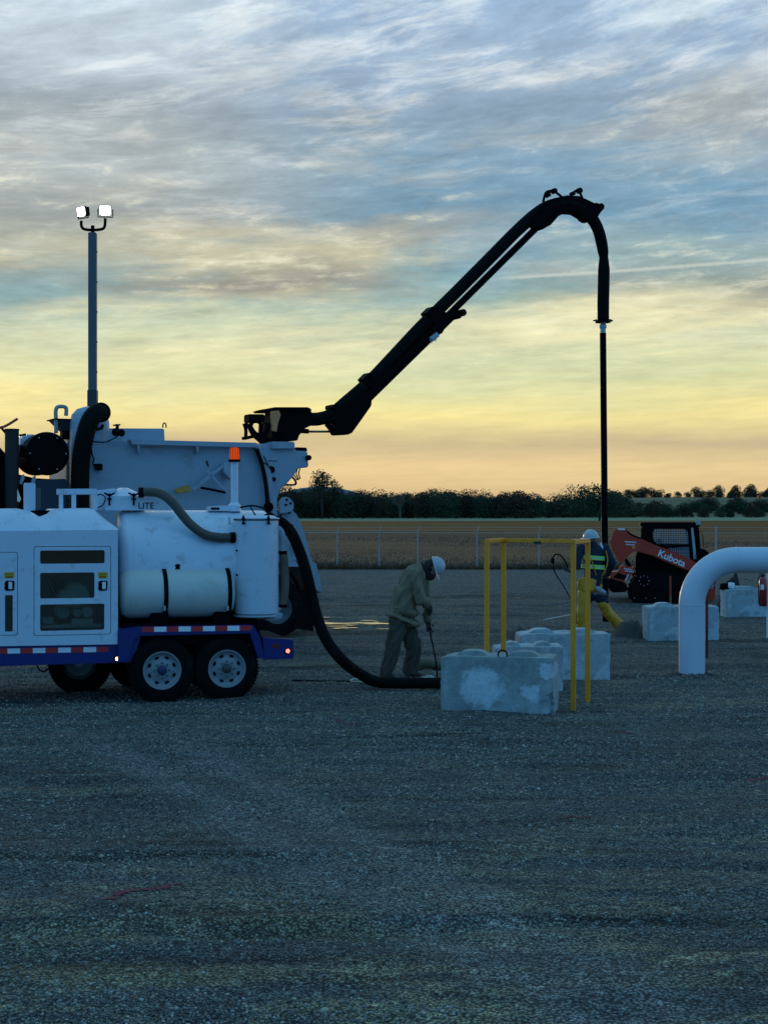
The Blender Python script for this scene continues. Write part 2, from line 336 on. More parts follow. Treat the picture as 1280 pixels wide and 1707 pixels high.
# tufts of dry grass along the far edge of the yard and over the field
def grass():
    n = 60000
    Y = np.where(rng.random(n) < 0.5, 60.2+rng.random(n)**2*3.5, 61+rng.random(n)**1.3*80); X = (rng.random(n)-0.5)*(Y*0.62)
    h = (0.05+0.13*rng.random(n))*np.where(Y < 64, 1.2, 0.55)*(0.6+vnoise(X, Y, .6)+.5); wd_ = 0.015+0.02*rng.random(n); a = rng.random(n)*3.14
    lx = (rng.random(n)-.5)*0.15; ly = (rng.random(n)-.5)*0.15
    dx, dy = np.cos(a)*wd_, np.sin(a)*wd_
    z0 = np.zeros(n)-0.06
    P = np.stack([np.stack([X-dx, Y-dy, z0], 1), np.stack([X+dx, Y+dy, z0], 1), np.stack([X+lx, Y+ly, h], 1)], 1)
    me = np_mesh('field_grass', P.reshape(-1, 3), np.arange(n*3).reshape(-1, 3), 3)
    m = bpy.data.materials.new('dry_grass'); m.use_nodes = True; t = NT(m.node_tree); t.N.clear()
    g = t.n('ShaderNodeNewGeometry')
    c = t.ramp(g.outputs['Random Per Island'], [(0, (.03,.02,.008,1)), (.5, (.13,.058,.02,1)), (1, (.28,.135,.05,1))])
    p = t.n('ShaderNodeBsdfPrincipled'); t.L.new(c, p.inputs['Base Color']); p.inputs['Roughness'].default_value = 0.9
    oo = t.n('ShaderNodeOutputMaterial'); t.L.new(p.outputs[0], oo.inputs[0])
    tag(link('field_grass', me, m), 'dry brown grass growing in the field beyond the fence', 'grass', kind='stuff')
grass()

# puddles
PUD = bpy.data.materials.new('puddle_water'); PUD.use_nodes = True
def _pud():
    t = NT(PUD.node_tree); t.N.clear(); p = t.n('ShaderNodeBsdfPrincipled')
    p.inputs['Base Color'].default_value = (.03,.035,.03,1); p.inputs['Roughness'].default_value = 0.03; p.inputs['IOR'].default_value = 1.6
    p.inputs['Specular IOR Level'].default_value = 1.0
    tc = t.n('ShaderNodeTexCoord'); b = t.n('ShaderNodeBump'); b.inputs['Strength'].default_value = 0.3; b.inputs['Distance'].default_value = 0.015
    t.L.new(t.noise(t.mapping(tc.outputs['Object'], scale=(1, .4, 1)), 9, 4), b.inputs['Height']); t.L.new(b.outputs[0], p.inputs['Normal'])
    oo = t.n('ShaderNodeOutputMaterial'); t.L.new(p.outputs[0], oo.inputs[0])
_pud()
def puddle(name, cx, cy, rx, ry, seed):
    n = 40; r = random.Random(seed); ph = [r.random()*6.28 for _ in range(4)]
    bm = bmesh.new(); vs = []
    for i in range(n):
        a = 6.283*i/n; k = 1+.16*math.sin(2*a+ph[0])+.14*math.sin(5*a+ph[1])+.12*math.sin(9*a+ph[2])
        vs.append(bm.verts.new((math.cos(a)*rx*k, math.sin(a)*ry*k, 0)))
    bm.faces.new(vs); me = bpy.data.meshes.new(name); bm.to_mesh(me); bm.free()
    zz = float(gh(cx, cy))+0.016
    o = link('puddle', me, PUD, loc=(cx, cy, zz)); return tag(o, kind='structure')
_r = random.Random(21)
for _i in range(20):
    _px = _r.choice((_r.uniform(520, 560), _r.uniform(555, 642), _r.uniform(555, 642))); _D = _r.uniform(30.3, 33.0) if _i > 5 else _r.uniform(31.3, 31.9)
    puddle('puddle', pxX(_px, _D), _D, _r.uniform(.06, .30)*(1.3 if _i < 6 else .8), _r.uniform(.03, .10)*(1.5 if _i < 6 else .8), _i)
for _i in range(0): puddle('puddle', pxX(840+_i*14, 31.0+_i*.35), 31.0+_i*.35, _r.uniform(.06, .2), .04, 40+_i)

# ================================================================== TREES
BARK = mat('bark', (.035,.03,.025), 0.9, var=.3, vscale=3, bump=.4)
def leaf_mat(name, a, b_, c3):
    m = bpy.data.materials.new(name); m.use_nodes = True; t = NT(m.node_tree); t.N.clear()
    g = t.n('ShaderNodeNewGeometry')
    c = t.ramp(g.outputs['Random Per Island'], [(0, a), (.55, b_), (1, c3)])
    p = t.n('ShaderNodeBsdfPrincipled'); t.L.new(c, p.inputs['Base Color']); p.inputs['Roughness'].default_value = 0.8
    p.inputs['Specular IOR Level'].default_value = 0.1
    oo = t.n('ShaderNodeOutputMaterial'); t.L.new(p.outputs[0], oo.inputs[0]); return m
LEAFS = [leaf_mat('foliage_dark', (.035,.035,.025,1), (.05,.05,.032,1), (.07,.062,.038,1)),
         leaf_mat('foliage_autumn', (.04,.035,.025,1), (.08,.05,.03,1), (.10,.07,.035,1)),
         leaf_mat('foliage_green', (.035,.05,.03,1), (.05,.075,.04,1), (.07,.09,.045,1))]
def crown_mesh(name, w_, h, z0, n, size, seed, lobes=9, airy=0.0):
    r = np.random.default_rng(seed)
    # lobes scattered in an uneven dome, leaves clustered on them
    L = []
    for i in range(lobes):
        a = r.random()*6.28; q = r.random()**0.6; lz = r.random()
        rad = w_*(0.18+0.16*r.random())
        L.append((math.cos(a)*q*w_*0.34, math.sin(a)*q*w_*0.34, z0+h*(0.22+0.58*lz*(1-0.35*q)), rad))
    L = np.array(L); k = r.integers(0, lobes, n); C = L[k]
    d = r.normal(size=(n, 3)); d /= np.linalg.norm(d, axis=1)[:, None]
    rr = (0.55+0.45*r.random(n)**0.5)*(1+0.25*(r.random(n)-.5))
    P = C[:, :3]+d*rr[:, None]*C[:, 3:4]*np.array([1, 1, 0.72*h/w_+0.25])
    low = r.random(n) < 0.22 if z0 < 0.5 else np.zeros(n, bool)
    P[low, 2] = z0+h*0.28*r.random(low.sum()); P[low, :2] *= 1.15
    P[:, 2] = np.clip(P[:, 2], z0, z0+h)
    u = r.normal(size=(n, 3)); u /= np.linalg.norm(u, axis=1)[:, None]
    v = np.cross(u, r.normal(size=(n, 3))); v /= np.linalg.norm(v, axis=1)[:, None]
    s = size*(0.5+r.random(n))[:, None]
    Q = np.stack([P-u*s, P+v*s*.6, P+u*s, P-v*s*.6], 1)
    return np_mesh(name, Q.reshape(-1, 3), np.arange(n*4).reshape(-1, 4), 4), L
def tube_bm(bm, pts, rads, seg=8, cap=True, up=None):
    """tapered tube along points (parallel transport)"""
    pts = [Vector(p) for p in pts]; n = len(pts)
    if not hasattr(rads, '__len__'): rads = [rads]*n
    t0 = (pts[1]-pts[0]).normalized(); ref = Vector((0, 0, 1)) if abs(t0.z) < 0.9 else Vector((1, 0, 0))
    nrm = t0.cross(ref).normalized(); rings = []
    for i in range(n):
        if i == 0: t = (pts[1]-pts[0])
        elif i == n-1: t = pts[-1]-pts[-2]
        else: t = (pts[i+1]-pts[i]).normalized()+(pts[i]-pts[i-1]).normalized()
        t = t.normalized(); nrm = (nrm-t*nrm.dot(t)).normalized(); b = t.cross(nrm)
        rings.append([bm.verts.new(pts[i]+(nrm*math.cos(6.28318*k/seg)+b*math.sin(6.28318*k/seg))*rads[i]) for k in range(seg)])
    for i in range(n-1):
        for k in range(seg):
            bm.faces.new((rings[i][k], rings[i][(k+1) % seg], rings[i+1][(k+1) % seg], rings[i+1][k])).smooth = True
    if cap:
        bm.faces.new(rings[0][::-1]); bm.faces.new(rings[-1])
    return rings
def finish(bm, name, m, parent=None, smooth=False):
    bmesh.ops.recalc_face_normals(bm, faces=bm.faces[:])
    me = bpy.data.meshes.new(name); bm.to_mesh(me); bm.free(); return link(name, me, m, parent, smooth)
def tree_proto(name, w_, h, z0, n, size, seed, lm, lobes=9, rt=0.3):
    me, L = crown_mesh('crown', w_, h-z0, z0, n, size, seed, lobes)
    bm = bmesh.new(); tube_bm(bm, [(0, 0, -0.6), (w_*.01, 0, z0*.6), (0, w_*.01, z0+(h-z0)*.35), (0, 0, z0+(h-z0)*.7)], [rt, rt*.8, rt*.55, rt*.15], 7)
    for l in L[:7]:
        tube_bm(bm, [(0, 0, z0*.8+.1*(l[2]-z0)), (l[0]*.5, l[1]*.5, (z0+l[2])/2), (l[0], l[1], l[2]+l[3]*.5)], [rt*.4, rt*.28, rt*.08], 5)
    bmesh.ops.recalc_face_normals(bm, faces=bm.faces[:])
    tm = bpy.data.meshes.new('trunk'); bm.to_mesh(tm); bm.free(); tm.materials.append(BARK); me.materials.append(lm)
    return me, tm
def place_tree(pr, loc, rz, s, label, group=None, name='tree'):
    e_ = empty(name, loc, rz, label, 'tree', group); e_.scale = s
    for nm, me in (('crown', pr[0]), ('trunk', pr[1])):
        c_ = bpy.data.objects.new(nm, me); col.objects.link(c_); c_.parent = e_
    return e_
WOOD = [tree_proto('t', 12, 10, 0.0, 4200, .27, 20+i, LEAFS[i % 3], lobes=6+2*i) for i in range(6)]
wlab = 'dark round-crowned tree in the unbroken wood along the horizon'
k = 0
for row, D in enumerate((575, 610, 650)):
    px = -20+row*9 if row else 380
    while px < 1420:
        if row == 0 and not (px < 905 or px > 1500): px += 24; continue
        if row > 0 and px < 380: px += 25; continue
        # the wood is taller on the left, lower to the right
        top = 813 if px < 760 else (817 if px < 900 else (822 if px < 1040 else 840))
        top += 5*math.sin(px*.021+row)+3.5*math.sin(px*.063+row*2)+random.uniform(-5, 5)
        H = (850-top)/F*D+CAMH; s = H/10
        place_tree(WOOD[k % 6], (pxX(px, D), D+random.uniform(-8, 8), -0.6), random.random()*6.28, (s*random.uniform(.8, 1.15), s*random.uniform(.8, 1.15), s), wlab, 'trees of the wood along the horizon')
        k += 1; px += random.uniform(19, 31)
# shrubs in front of the wood on the pale strip
SHR = [tree_proto('s', 6, 3.6, 0.1, 700, .3, 60+i, LEAFS[i % 3], lobes=7, rt=.1) for i in range(3)]
hl = [(1030, 838, 720), (1052, 840, 760), (1061, 838, 770), (1080, 836, 790), (1090, 848, 740), (1068, 853, 720), (1130, 850, 730), (1141, 852, 720), (1175, 846, 740), (1205, 848, 745), (1222, 845, 760), (1240, 850, 730), (1262, 846, 750), (1095, 840, 800), (1150, 848, 760)]
for i, (px, py, D) in enumerate(hl):
    X = pxX(px, D); zz = float(hills(np.array(X), np.array(float(D))))
    place_tree(SHR[i % 3], (X, D, zz-0.3), i, (1.0, 1.0, .9+.3*(i % 3)), 'small dark bush on the open hillside right of the tall pipe', 'bushes on the hillside', 'bush')
# trees along the ridge of the hill
rp = []
px = 1032
while px < 1380:
    if not (1150 < px < 1164): rp.append(px)
    px += random.uniform(11, 17)
for i, px in enumerate(rp):
    D = 900+random.uniform(-25, 25); X = pxX(px, D); zz = float(hills(np.array(X), np.array(float(D))))
    top = (812 if px < 1100 else 823 if px < 1150 else 815)+random.uniform(-3, 4)
    H = max(4.0, pxZ(top, D)-zz); s = H/10
    place_tree(WOOD[i % 6], (X, D, zz-.3), i*1.3, (s*1.1, s*1.1, s), 'dark rounded tree on the ridge of the low hill', 'trees along the hill ridge')
for i, px in enumerate(range(1160, 1390, 13)):
    D = 760+random.uniform(-15, 15); X = pxX(px, D); zz = float(hills(np.array(X), np.array(float(D))))
    if px > 1275 or i % 4 != 3:
        place_tree(WOOD[(i+2) % 6], (X, D, zz-.5), i*2.1, (.8, .8, .75), 'dark tree in the dense patch on the near slope of the hill', 'trees on the near slope')
# far row low across the right behind the lone tree
LONE = tree_proto('lone', 16, 9.6, 1.2, 6500, .24, 5, LEAFS[2], lobes=16, rt=.35)
place_tree(LONE, (pxX(998, 372), 372, -.5), .4, (1, 1, 1), 'broad dark tree standing alone in the pasture behind the hanging suction pipe', name='oak_tree')
TALL = tree_proto('tall', 9.5, 17.0, 7.0, 1100, .30, 8, LEAFS[0], lobes=11, rt=.4)
place_tree(TALL, (pxX(537, 560), 560, -.6), 2.2, (1.1, 1.1, 1.13), 'tall open-crowned tree rising above the wood just right of the truck')
TALL2 = tree_proto('tall', 6.5, 14.0, 6.0, 600, .3, 15, LEAFS[0], lobes=7, rt=.3)
place_tree(TALL2, (pxX(558, 570), 570, -.6), 1.0, (1.1, 1.1, 1.12), 'smaller open-crowned tree right beside the tallest tree')
BARE = None
def bare_tree():
    bm = bmesh.new(); r = random.Random(4)
    def br(p, d, l, rad, dep):
        q = p+d*l; tube_bm(bm, [p, (p+q)/2+Vector((r.uniform(-.1,.1), 0, .05)), q], [rad, rad*.8, rad*.6], 4, False)
        if dep: 
            for _ in range(4): br(p+d*l*r.uniform(.5, 1), (d+Vector((r.uniform(-.9,.9), r.uniform(-.6,.6), r.uniform(-.05,.5)))).normalized(), l*.66, rad*.55, dep-1)
    br(Vector((0, 0, -.6)), Vector((0, 0, 1)), 4.2, .4, 4)
    e_ = empty('bare_tree', (pxX(667, 570), 570, 0), 0, 'leafless pale tree with fine twigs poking above the dark wood', 'tree')
    e_.scale = (1.25, 1.25, .95); finish(bm, 'branches', mat('pale_twig', (.16,.10,.07), .9), e_)
bare_tree()
for px, top in ((1160, 807), (1197, 806), (1225, 806), (1249, 804), (1278, 805)):
    D = 930; X = pxX(px, D); zz = float(hills(np.array(X), np.array(float(D))))
    s = max(5, pxZ(top, D)-zz)/10
    place_tree(WOOD[int(px) % 6], (X, D, zz-.3), px, (s*.8, s*.8, s), 'taller rounded tree standing out on the skyline of the hill', 'skyline trees on the hill')
# ================================================================== SHAPE HELPERS
class Fr:
    """upright frame at a ground point; local x runs along the thing, local y away from its near side"""
    def __init__(s, ox, oy, yaw):
        s.o = Vector((ox, oy, 0)); s.yaw = yaw; s.u = Vector((math.cos(yaw), math.sin(yaw), 0)); s.w = Vector((-math.sin(yaw), math.cos(yaw), 0))
    def at(s, px, py, w=0.0):
        d = Vector(((px-640)/F, 1, -(py-HOR)/F)); t = (w+s.o.dot(s.w))/d.dot(s.w)
        P = d*t+Vector((0, 0, CAMH)); q = P-s.o
        return Vector((q.dot(s.u), w, P.z))
    def uz(s, pts, w=0.0): return [(lambda v: (v.x, v.z))(s.at(a, b, w)) for a, b in pts]
def mesh_from(bm, name, m, parent=None, smooth=False, bev=0.0, seg=2):
    if bev > 0:
        bmesh.ops.recalc_face_normals(bm, faces=bm.faces[:])
        es = [e_ for e_ in bm.edges if len(e_.link_faces) == 2 and e_.calc_face_angle(0) > 0.5]
        bmesh.ops.bevel(bm, geom=es, offset=bev, segments=seg, affect='EDGES', clamp_overlap=True)
    o = finish(bm, name, m, parent)
    if smooth or bev > 0:
        me = o.data
        me.polygons.foreach_set('use_smooth', [True]*len(me.polygons))
        me.set_sharp_from_angle(angle=R(38))
    return o
def ext(bm, pts, w0, w1):
    """extrude a polygon of (u, z) points between depths w0 and w1"""
    a = [bm.verts.new((p[0], w0, p[1])) for p in pts]; b = [bm.verts.new((p[0], w1, p[1])) for p in pts]
    n = len(pts); bm.faces.new(a); bm.faces.new(b[::-1])
    for i in range(n): bm.faces.new((a[i], b[i], b[(i+1) % n], a[(i+1) % n]))
def box(bm, x0, x1, y0, y1, z0, z1): ext(bm, [(x0, z0), (x1, z0), (x1, z1), (x0, z1)], y0, y1)
def obox(bm, c, sx, sy, sz, rot=None):
    M = Matrix.Translation(Vector(c))@(rot.to_4x4() if rot else Matrix())@Matrix.Diagonal((sx, sy, sz, 1))
    bmesh.ops.create_cube(bm, size=1.0, matrix=M)
def lathe(bm, a, b, prof, seg=32, cap=True):
    """profile [(t along a->b, radius)]"""
    a = Vector(a); b = Vector(b); pts = [a+(b-a)*t for t, r in prof]
    d = (b-a).normalized(); ref = Vector((0, 0, 1)) if abs(d.z) < 0.9 else Vector((1, 0, 0))
    n1_ = d.cross(ref).normalized(); n2_ = d.cross(n1_); rings = []
    for (t, r) in prof:
        c = a+(b-a)*t; rings.append([bm.verts.new(c+(n1_*math.cos(6.28318*k/seg)+n2_*math.sin(6.28318*k/seg))*max(r, 1e-4)) for k in range(seg)])
    for i in range(len(prof)-1):
        for k in range(seg): bm.faces.new((rings[i][k], rings[i][(k+1) % seg], rings[i+1][(k+1) % seg], rings[i+1][k]))
    if cap: bm.faces.new(rings[0][::-1]); bm.faces.new(rings[-1])
def cr(pts, n=8):
    """smooth curve through points"""
    P = [Vector(p) for p in pts]; P = [P[0]*2-P[1]]+P+[P[-1]*2-P[-2]]; out = []
    for i in range(1, len(P)-2):
        for k in range(n):
            t = k/n; out.append(0.5*((2*P[i])+(P[i+1]-P[i-1])*t+(2*P[i-1]-5*P[i]+4*P[i+1]-P[i+2])*t*t+(-P[i-1]+3*P[i]-3*P[i+1]+P[i+2])*t**3))
    out.append(P[-2]); return out
def hose(name, pts, r, m, parent=None, n=8, seg=14, rib=0.0, pitch=0.03):
    P = cr(pts, n); bm = bmesh.new()
    if rib:
        L = [0]; 
        for i in range(1, len(P)): L.append(L[-1]+(P[i]-P[i-1]).length)
        m_ = max(4, int(L[-1]/(pitch/2))); Q = []; j = 0
        for k in range(m_+1):
            s_ = L[-1]*k/m_
            while j < len(L)-2 and L[j+1] < s_: j += 1
            Q.append(P[j].lerp(P[j+1], (s_-L[j])/max(1e-9, L[j+1]-L[j])))
        tube_bm(bm, Q, [r*(1+rib*(1 if k % 2 else -1)) for k in range(len(Q))], seg)
    else: tube_bm(bm, P, r, seg)
    return finish(bm, name, m, parent, True)
def from_curve(cu, name, m, parent=None, M=None, bev_smooth=False):
    o = bpy.data.objects.new('tmp', cu); col.objects.link(o); dg = bpy.context.evaluated_depsgraph_get(); dg.update()
    me = bpy.data.meshes.new_from_object(o.evaluated_get(dg)); bpy.data.objects.remove(o); bpy.data.curves.remove(cu)
    if M is not None: me.transform(M)
    me.name = name; return link(name, me, m, parent)
def rrect(x0, z0, x1, z1, r, n=4):
    out = []
    for cx, cz, a0 in ((x1-r, z1-r, 0), (x0+r, z1-r, 90), (x0+r, z0+r, 180), (x1-r, z0+r, 270)):
        for k in range(n+1):
            a = R(a0+90*k/n); out.append((cx+r*math.cos(a), cz+r*math.sin(a)))
    return out
def holed(name, outer, holes, w, th, m, parent, bev=0.0):
    """flat panel in the u-z plane with real openings"""
    cu = bpy.data.curves.new(name, 'CURVE'); cu.dimensions = '2D'; cu.fill_mode = 'BOTH'; cu.extrude = th/2; cu.bevel_depth = bev; cu.bevel_resolution = 1; cu.offset = -bev
    for pl in [outer]+holes:
        sp = cu.splines.new('POLY'); sp.points.add(len(pl)-1); sp.use_cyclic_u = True
        for i, p in enumerate(pl): sp.points[i].co = (p[0], p[1], 0, 1)
    M = Matrix.Translation((0, w, 0))@Matrix.Rotation(R(90), 4, 'X')
    return from_curve(cu, name, m, parent, M)
def text(name, s, size, M, m, parent, ext_=0.002, shear=0.0, space=1.0, off=0.0):
    cu = bpy.data.curves.new(name, 'FONT'); cu.body = s; cu.size = size; cu.extrude = ext_; cu.shear = shear; cu.space_character = space; cu.offset = off
    cu.align_x = 'LEFT'; return from_curve(cu, name, m, parent, M)
def _ico():
    b = bmesh.new(); bmesh.ops.create_icosphere(b, subdivisions=2, radius=1.0); v = [tuple(q.co) for q in b.verts]; b.free(); return v
_ICO = _ico()
def hullmesh(name, segs, m, parent, voxel=0.012, wr=0.0, wsc=9.0, smooth_it=3, sub=2):
    """one continuous surface round tapered limbs: segs = (p0, r0, p1, r1); r may be a 3-tuple"""
    bm = bmesh.new()
    for s in segs:
        tb = bmesh.new()
        for p, r in ((s[0], s[1]), (s[2], s[3])):
            rr = r if hasattr(r, '__len__') else (r, r, r); p = Vector(p)
            for d in _ICO: tb.verts.new((p.x+d[0]*rr[0], p.y+d[1]*rr[1], p.z+d[2]*rr[2]))
        h = bmesh.ops.convex_hull(tb, input=tb.verts[:])
        bmesh.ops.delete(tb, geom=[v for v in tb.verts if not v.link_faces], context='VERTS')
        tm_ = bpy.data.meshes.new('tmp'); tb.to_mesh(tm_); tb.free(); bm.from_mesh(tm_); bpy.data.meshes.remove(tm_)
    bmesh.ops.recalc_face_normals(bm, faces=bm.faces[:])
    me = bpy.data.meshes.new(name); bm.to_mesh(me); bm.free()
    o = bpy.data.objects.new('tmp', me); col.objects.link(o)
    md = o.modifiers.new('r', 'REMESH'); md.mode = 'VOXEL'; md.voxel_size = voxel; md.use_smooth_shade = True
    ms = o.modifiers.new('s', 'SMOOTH'); ms.iterations = smooth_it; ms.factor = 0.5
    dg = bpy.context.evaluated_depsgraph_get(); dg.update()
    m2 = bpy.data.meshes.new_from_object(o.evaluated_get(dg)); bpy.data.objects.remove(o)
    if wr:
        n = len(m2.vertices); co = np.empty(n*3, np.float32); m2.vertices.foreach_get('co', co); co = co.reshape(-1, 3)
        no = np.empty(n*3, np.float32); m2.vertices.foreach_get('normal', no); no = no.reshape(-1, 3)
        q = co@np.array([[1, .3, .2], [-.2, 1, .4], [.1, -.5, 1]])
        f = vnoise(q[:, 0]+q[:, 1]*.6, q[:, 2]*0.8+q[:, 1], wsc)+0.6*vnoise(q[:, 0]*1.3-q[:, 2]*.7, q[:, 1], wsc*2.1)
        co += no*(f*wr)[:, None]; m2.vertices.foreach_set('co', co.ravel()); m2.update()
    m2.name = name; return link(name, m2, m, parent, smooth=True)

# ================================================================== SHARED MATERIALS
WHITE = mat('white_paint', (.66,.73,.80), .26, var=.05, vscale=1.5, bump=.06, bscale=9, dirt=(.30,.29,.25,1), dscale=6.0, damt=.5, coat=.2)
WHITE2 = mat('worn_white_paint', (.36,.39,.42), .5, var=.10, vscale=2, bump=.08, bscale=12, dirt=(.16,.14,.11,1), dscale=4.0, damt=.6)
BLUE = mat('blue_paint', (.002,.010,.15), .4, var=.15, vscale=4, dirt=(.05,.05,.06,1), damt=.4, coat=.2)
BLACK = mat('black_steel', (.003,.0032,.0036), .65, var=.3, vscale=6, bump=.1, dirt=(.010,.009,.008,1), damt=.4, spec=.06)
RUBBER = mat('black_rubber', (.0055,.0055,.0055), .8, var=.3, vscale=9, bump=.2, bscale=60, dirt=(.026,.024,.019,1), dscale=5, damt=.4, spec=.1)
HOSEB = mat('brown_hose', (.085,.07,.05), .55, var=.2, vscale=8, dirt=(.04,.035,.03,1), damt=.4)
STEEL = mat('galvanised_steel', (.42,.44,.45), .42, metal=.7, var=.15, vscale=10)
RIM = mat('rim_paint', (.27,.30,.30), .4, var=.08, vscale=12, dirt=(.25,.22,.17,1), dscale=14, damt=.5)
RED = mat('red_paint', (.55,.035,.012), .4, var=.12, vscale=6, dirt=(.12,.05,.03,1), damt=.4, coat=.3)
ORANGE = mat('orange_red_paint', (.62,.04,.010), .4, var=.12, vscale=4, dirt=(.12,.04,.03,1), damt=.45, coat=.2)
YEL = mat('yellow_paint', (1.0,.335,.008), .42, var=.08, vscale=7, dirt=(.40,.16,.02,1), dscale=6, damt=.4)
TAPER = mat('red_tape', (.60,.03,.03), .3); TAPEW = mat('white_tape', (.85,.87,.88), .3)
AMB = mat('amber_label', (.80,.40,.03), .4)
PLAST = mat('natural_plastic', (.60,.60,.54), .35, var=.10, vscale=2, dirt=(.38,.37,.30,1), damt=.5)
DIRT = mat('dirt', (.06,.055,.045), 1.0, var=.35, vscale=9, bump=.9, bscale=25)
DGLASS = bpy.data.materials.new('tinted_glass'); DGLASS.use_nodes = True
def _dg():
    t = NT(DGLASS.node_tree); t.N.clear(); a = t.n('ShaderNodeBsdfTransparent'); a.inputs[0].default_value = (.62,.68,.66,1)
    g = t.n('ShaderNodeBsdfGlossy'); g.inputs['Roughness'].default_value = .06; mx = t.n('ShaderNodeMixShader'); mx.inputs[0].default_value = .12
    t.L.new(a.outputs[0], mx.inputs[1]); t.L.new(g.outputs[0], mx.inputs[2]); o = t.n('ShaderNodeOutputMaterial'); t.L.new(mx.outputs[0], o.inputs[0])
_dg()
def concrete(name, base, pale, blobs=()):
    m = bpy.data.materials.new(name); m.use_nodes = True; t = NT(m.node_tree); t.N.clear()
    tc = t.n('ShaderNodeTexCoord'); ob = tc.outputs['Object']
    n = t.noise(ob, 2.6, 7, .6, .5); f = t.noise(ob, 22, 6, .7)
    c = t.mix(t.sm(n, .50, .57) if not blobs else t.m('MULTIPLY', t.sm(n, .42, .60), .35), base, pale)
    if blobs:
        sp = t.n('ShaderNodeSeparateXYZ'); t.L.new(ob, sp.inputs[0]); wn = t.m('MULTIPLY', t.m('SUBTRACT', t.noise(ob, 7, 8, .7), .5), .32)
        for (bx, bz, br) in blobs:
            dx = t.m('SUBTRACT', sp.outputs[0], bx); dz = t.m('SUBTRACT', sp.outputs[2], bz)
            dd = t.m('ADD', t.m('SQRT', t.m('ADD', t.m('MULTIPLY', dx, dx), t.m('MULTIPLY', dz, dz))), wn)
            c = t.mix(t.m('SUBTRACT', 1.0, t.sm(dd, br*.80, br*1.12)), c, pale)
    c = t.mix(t.m('MULTIPLY', t.sm(t.noise(ob, 5, 6, .6), .5, .7), .5), c, (.17,.18,.16,1))
    vs = t.n('ShaderNodeVectorMath', operation='SCALE'); t.L.new(c, vs.inputs[0]); t.L.new(t.m('ADD', .55, t.m('MULTIPLY', f, .85)), vs.inputs['Scale'])
    p = t.n('ShaderNodeBsdfPrincipled'); t.L.new(vs.outputs[0], p.inputs['Base Color']); p.inputs['Roughness'].default_value = .9
    vo = t.n('ShaderNodeTexVoronoi'); t.L.new(ob, vo.inputs[0]); vo.inputs['Scale'].default_value = 26
    h = t.m('ADD', t.m('MULTIPLY', t.sm(vo.outputs['Distance'], 0.0, .35), .6), f)
    b = t.n('ShaderNodeBump'); b.inputs['Strength'].default_value = .55; b.inputs['Distance'].default_value = .012
    t.L.new(h, b.inputs['Height']); t.L.new(b.outputs[0], p.inputs['Normal'])
    o = t.n('ShaderNodeOutputMaterial'); t.L.new(p.outputs[0], o.inputs[0]); return m
CONC = concrete('stained_concrete', (.30,.33,.30,1), (.60,.66,.66,1), ((.48,.30,.24), (1.03,.24,.10), (1.22,.5,.10))); CONC2 = concrete('plain_concrete', (.42,.46,.45,1), (.55,.60,.60,1))

# ================================================================== YARD THINGS
def block(px0, px1, ytop, ybot, yaw, dep, m, label, loops=(), nub=True, chip=None, seed=0):
    D = F*CAMH/(ybot-HOR); f = Fr(pxX(px0, D), D, R(yaw))
    e_ = empty('concrete_block', (f.o.x, f.o.y, float(gh(f.o.x, f.o.y))-.02), R(yaw), label, 'concrete block', 'stackable concrete ballast blocks')
    L = f.at(px1, ybot).x; H = (ybot-ytop)/F*D
    bm = bmesh.new(); box(bm, 0, L, 0, dep, 0, H)
    bmesh.ops.bevel(bm, geom=bm.edges[:], offset=.012, segments=2, affect='EDGES')
    bmesh.ops.subdivide_edges(bm, edges=[g for g in bm.edges if g.calc_length() > .2], cuts=14, use_grid_fill=True)
    r = random.Random(seed)
    for v in bm.verts:
        n = vnoise(v.co.x*1.0+seed+v.co.y, v.co.z, 7)*.014+vnoise(v.co.x+seed, v.co.z-v.co.y, 23)*.010
        v.co += Vector((n*(1 if v.co.x > L/2 else -1), -n if v.co.y < dep/2 else n, n))
        if chip and (v.co-Vector((L, 0, chip))).length < .12: v.co += Vector((-.04, .035, 0))
        if v.co.z > H*.9 and v.co.x < .12: v.co.z -= .02*(1-v.co.x/.12)
    o = mesh_from(bm, 'body', m, e_, smooth=True)
    if nub:
        w_ = L*.32
        for k in (0.10, 0.56):
            bm = bmesh.new(); x0 = L*k; pts = [(x0, H-.03), (x0+.06, H+.035), (x0+.14, H+.055), (x0+w_-.14, H+.055), (x0+w_-.06, H+.035), (x0+w_, H-.03)]
            ext(bm, pts, .14, dep-.14)
            mesh_from(bm, 'locking_stud', m, e_, bev=.02)
    for lx in loops:
        hose('lifting_loop', [(L*lx-.05, .06, H-.02), (L*lx-.045, .06, H+.05), (L*lx, .06, H+.075), (L*lx+.045, .06, H+.05), (L*lx+.05, .06, H-.02)], .009, BLACK, e_, seg=8)
    return e_
block(734, 921, 1093, 1186.5, -13, .55, CONC, 'nearest pale stained concrete block with a wire lifting loop, left of the yellow post feet', (.55,), chip=.10, seed=1)
block(866, 1017, 1056, 1134, 1, .62, CONC2, 'grey concrete block behind the yellow right-hand posts', seed=2)
block(826, 938, 1072, 1152, 1, .50, CONC2, 'concrete block mostly hidden behind the nearest stained block', seed=5)
block(1080, 1198, 1008, 1067, 1, .6, CONC2, 'concrete block standing behind the white bent pipe', seed=3)
block(1210, 1345, 981, 1029, 0, .6, CONC2, 'farthest concrete block with a white rag on it behind the fire extinguisher', seed=4)
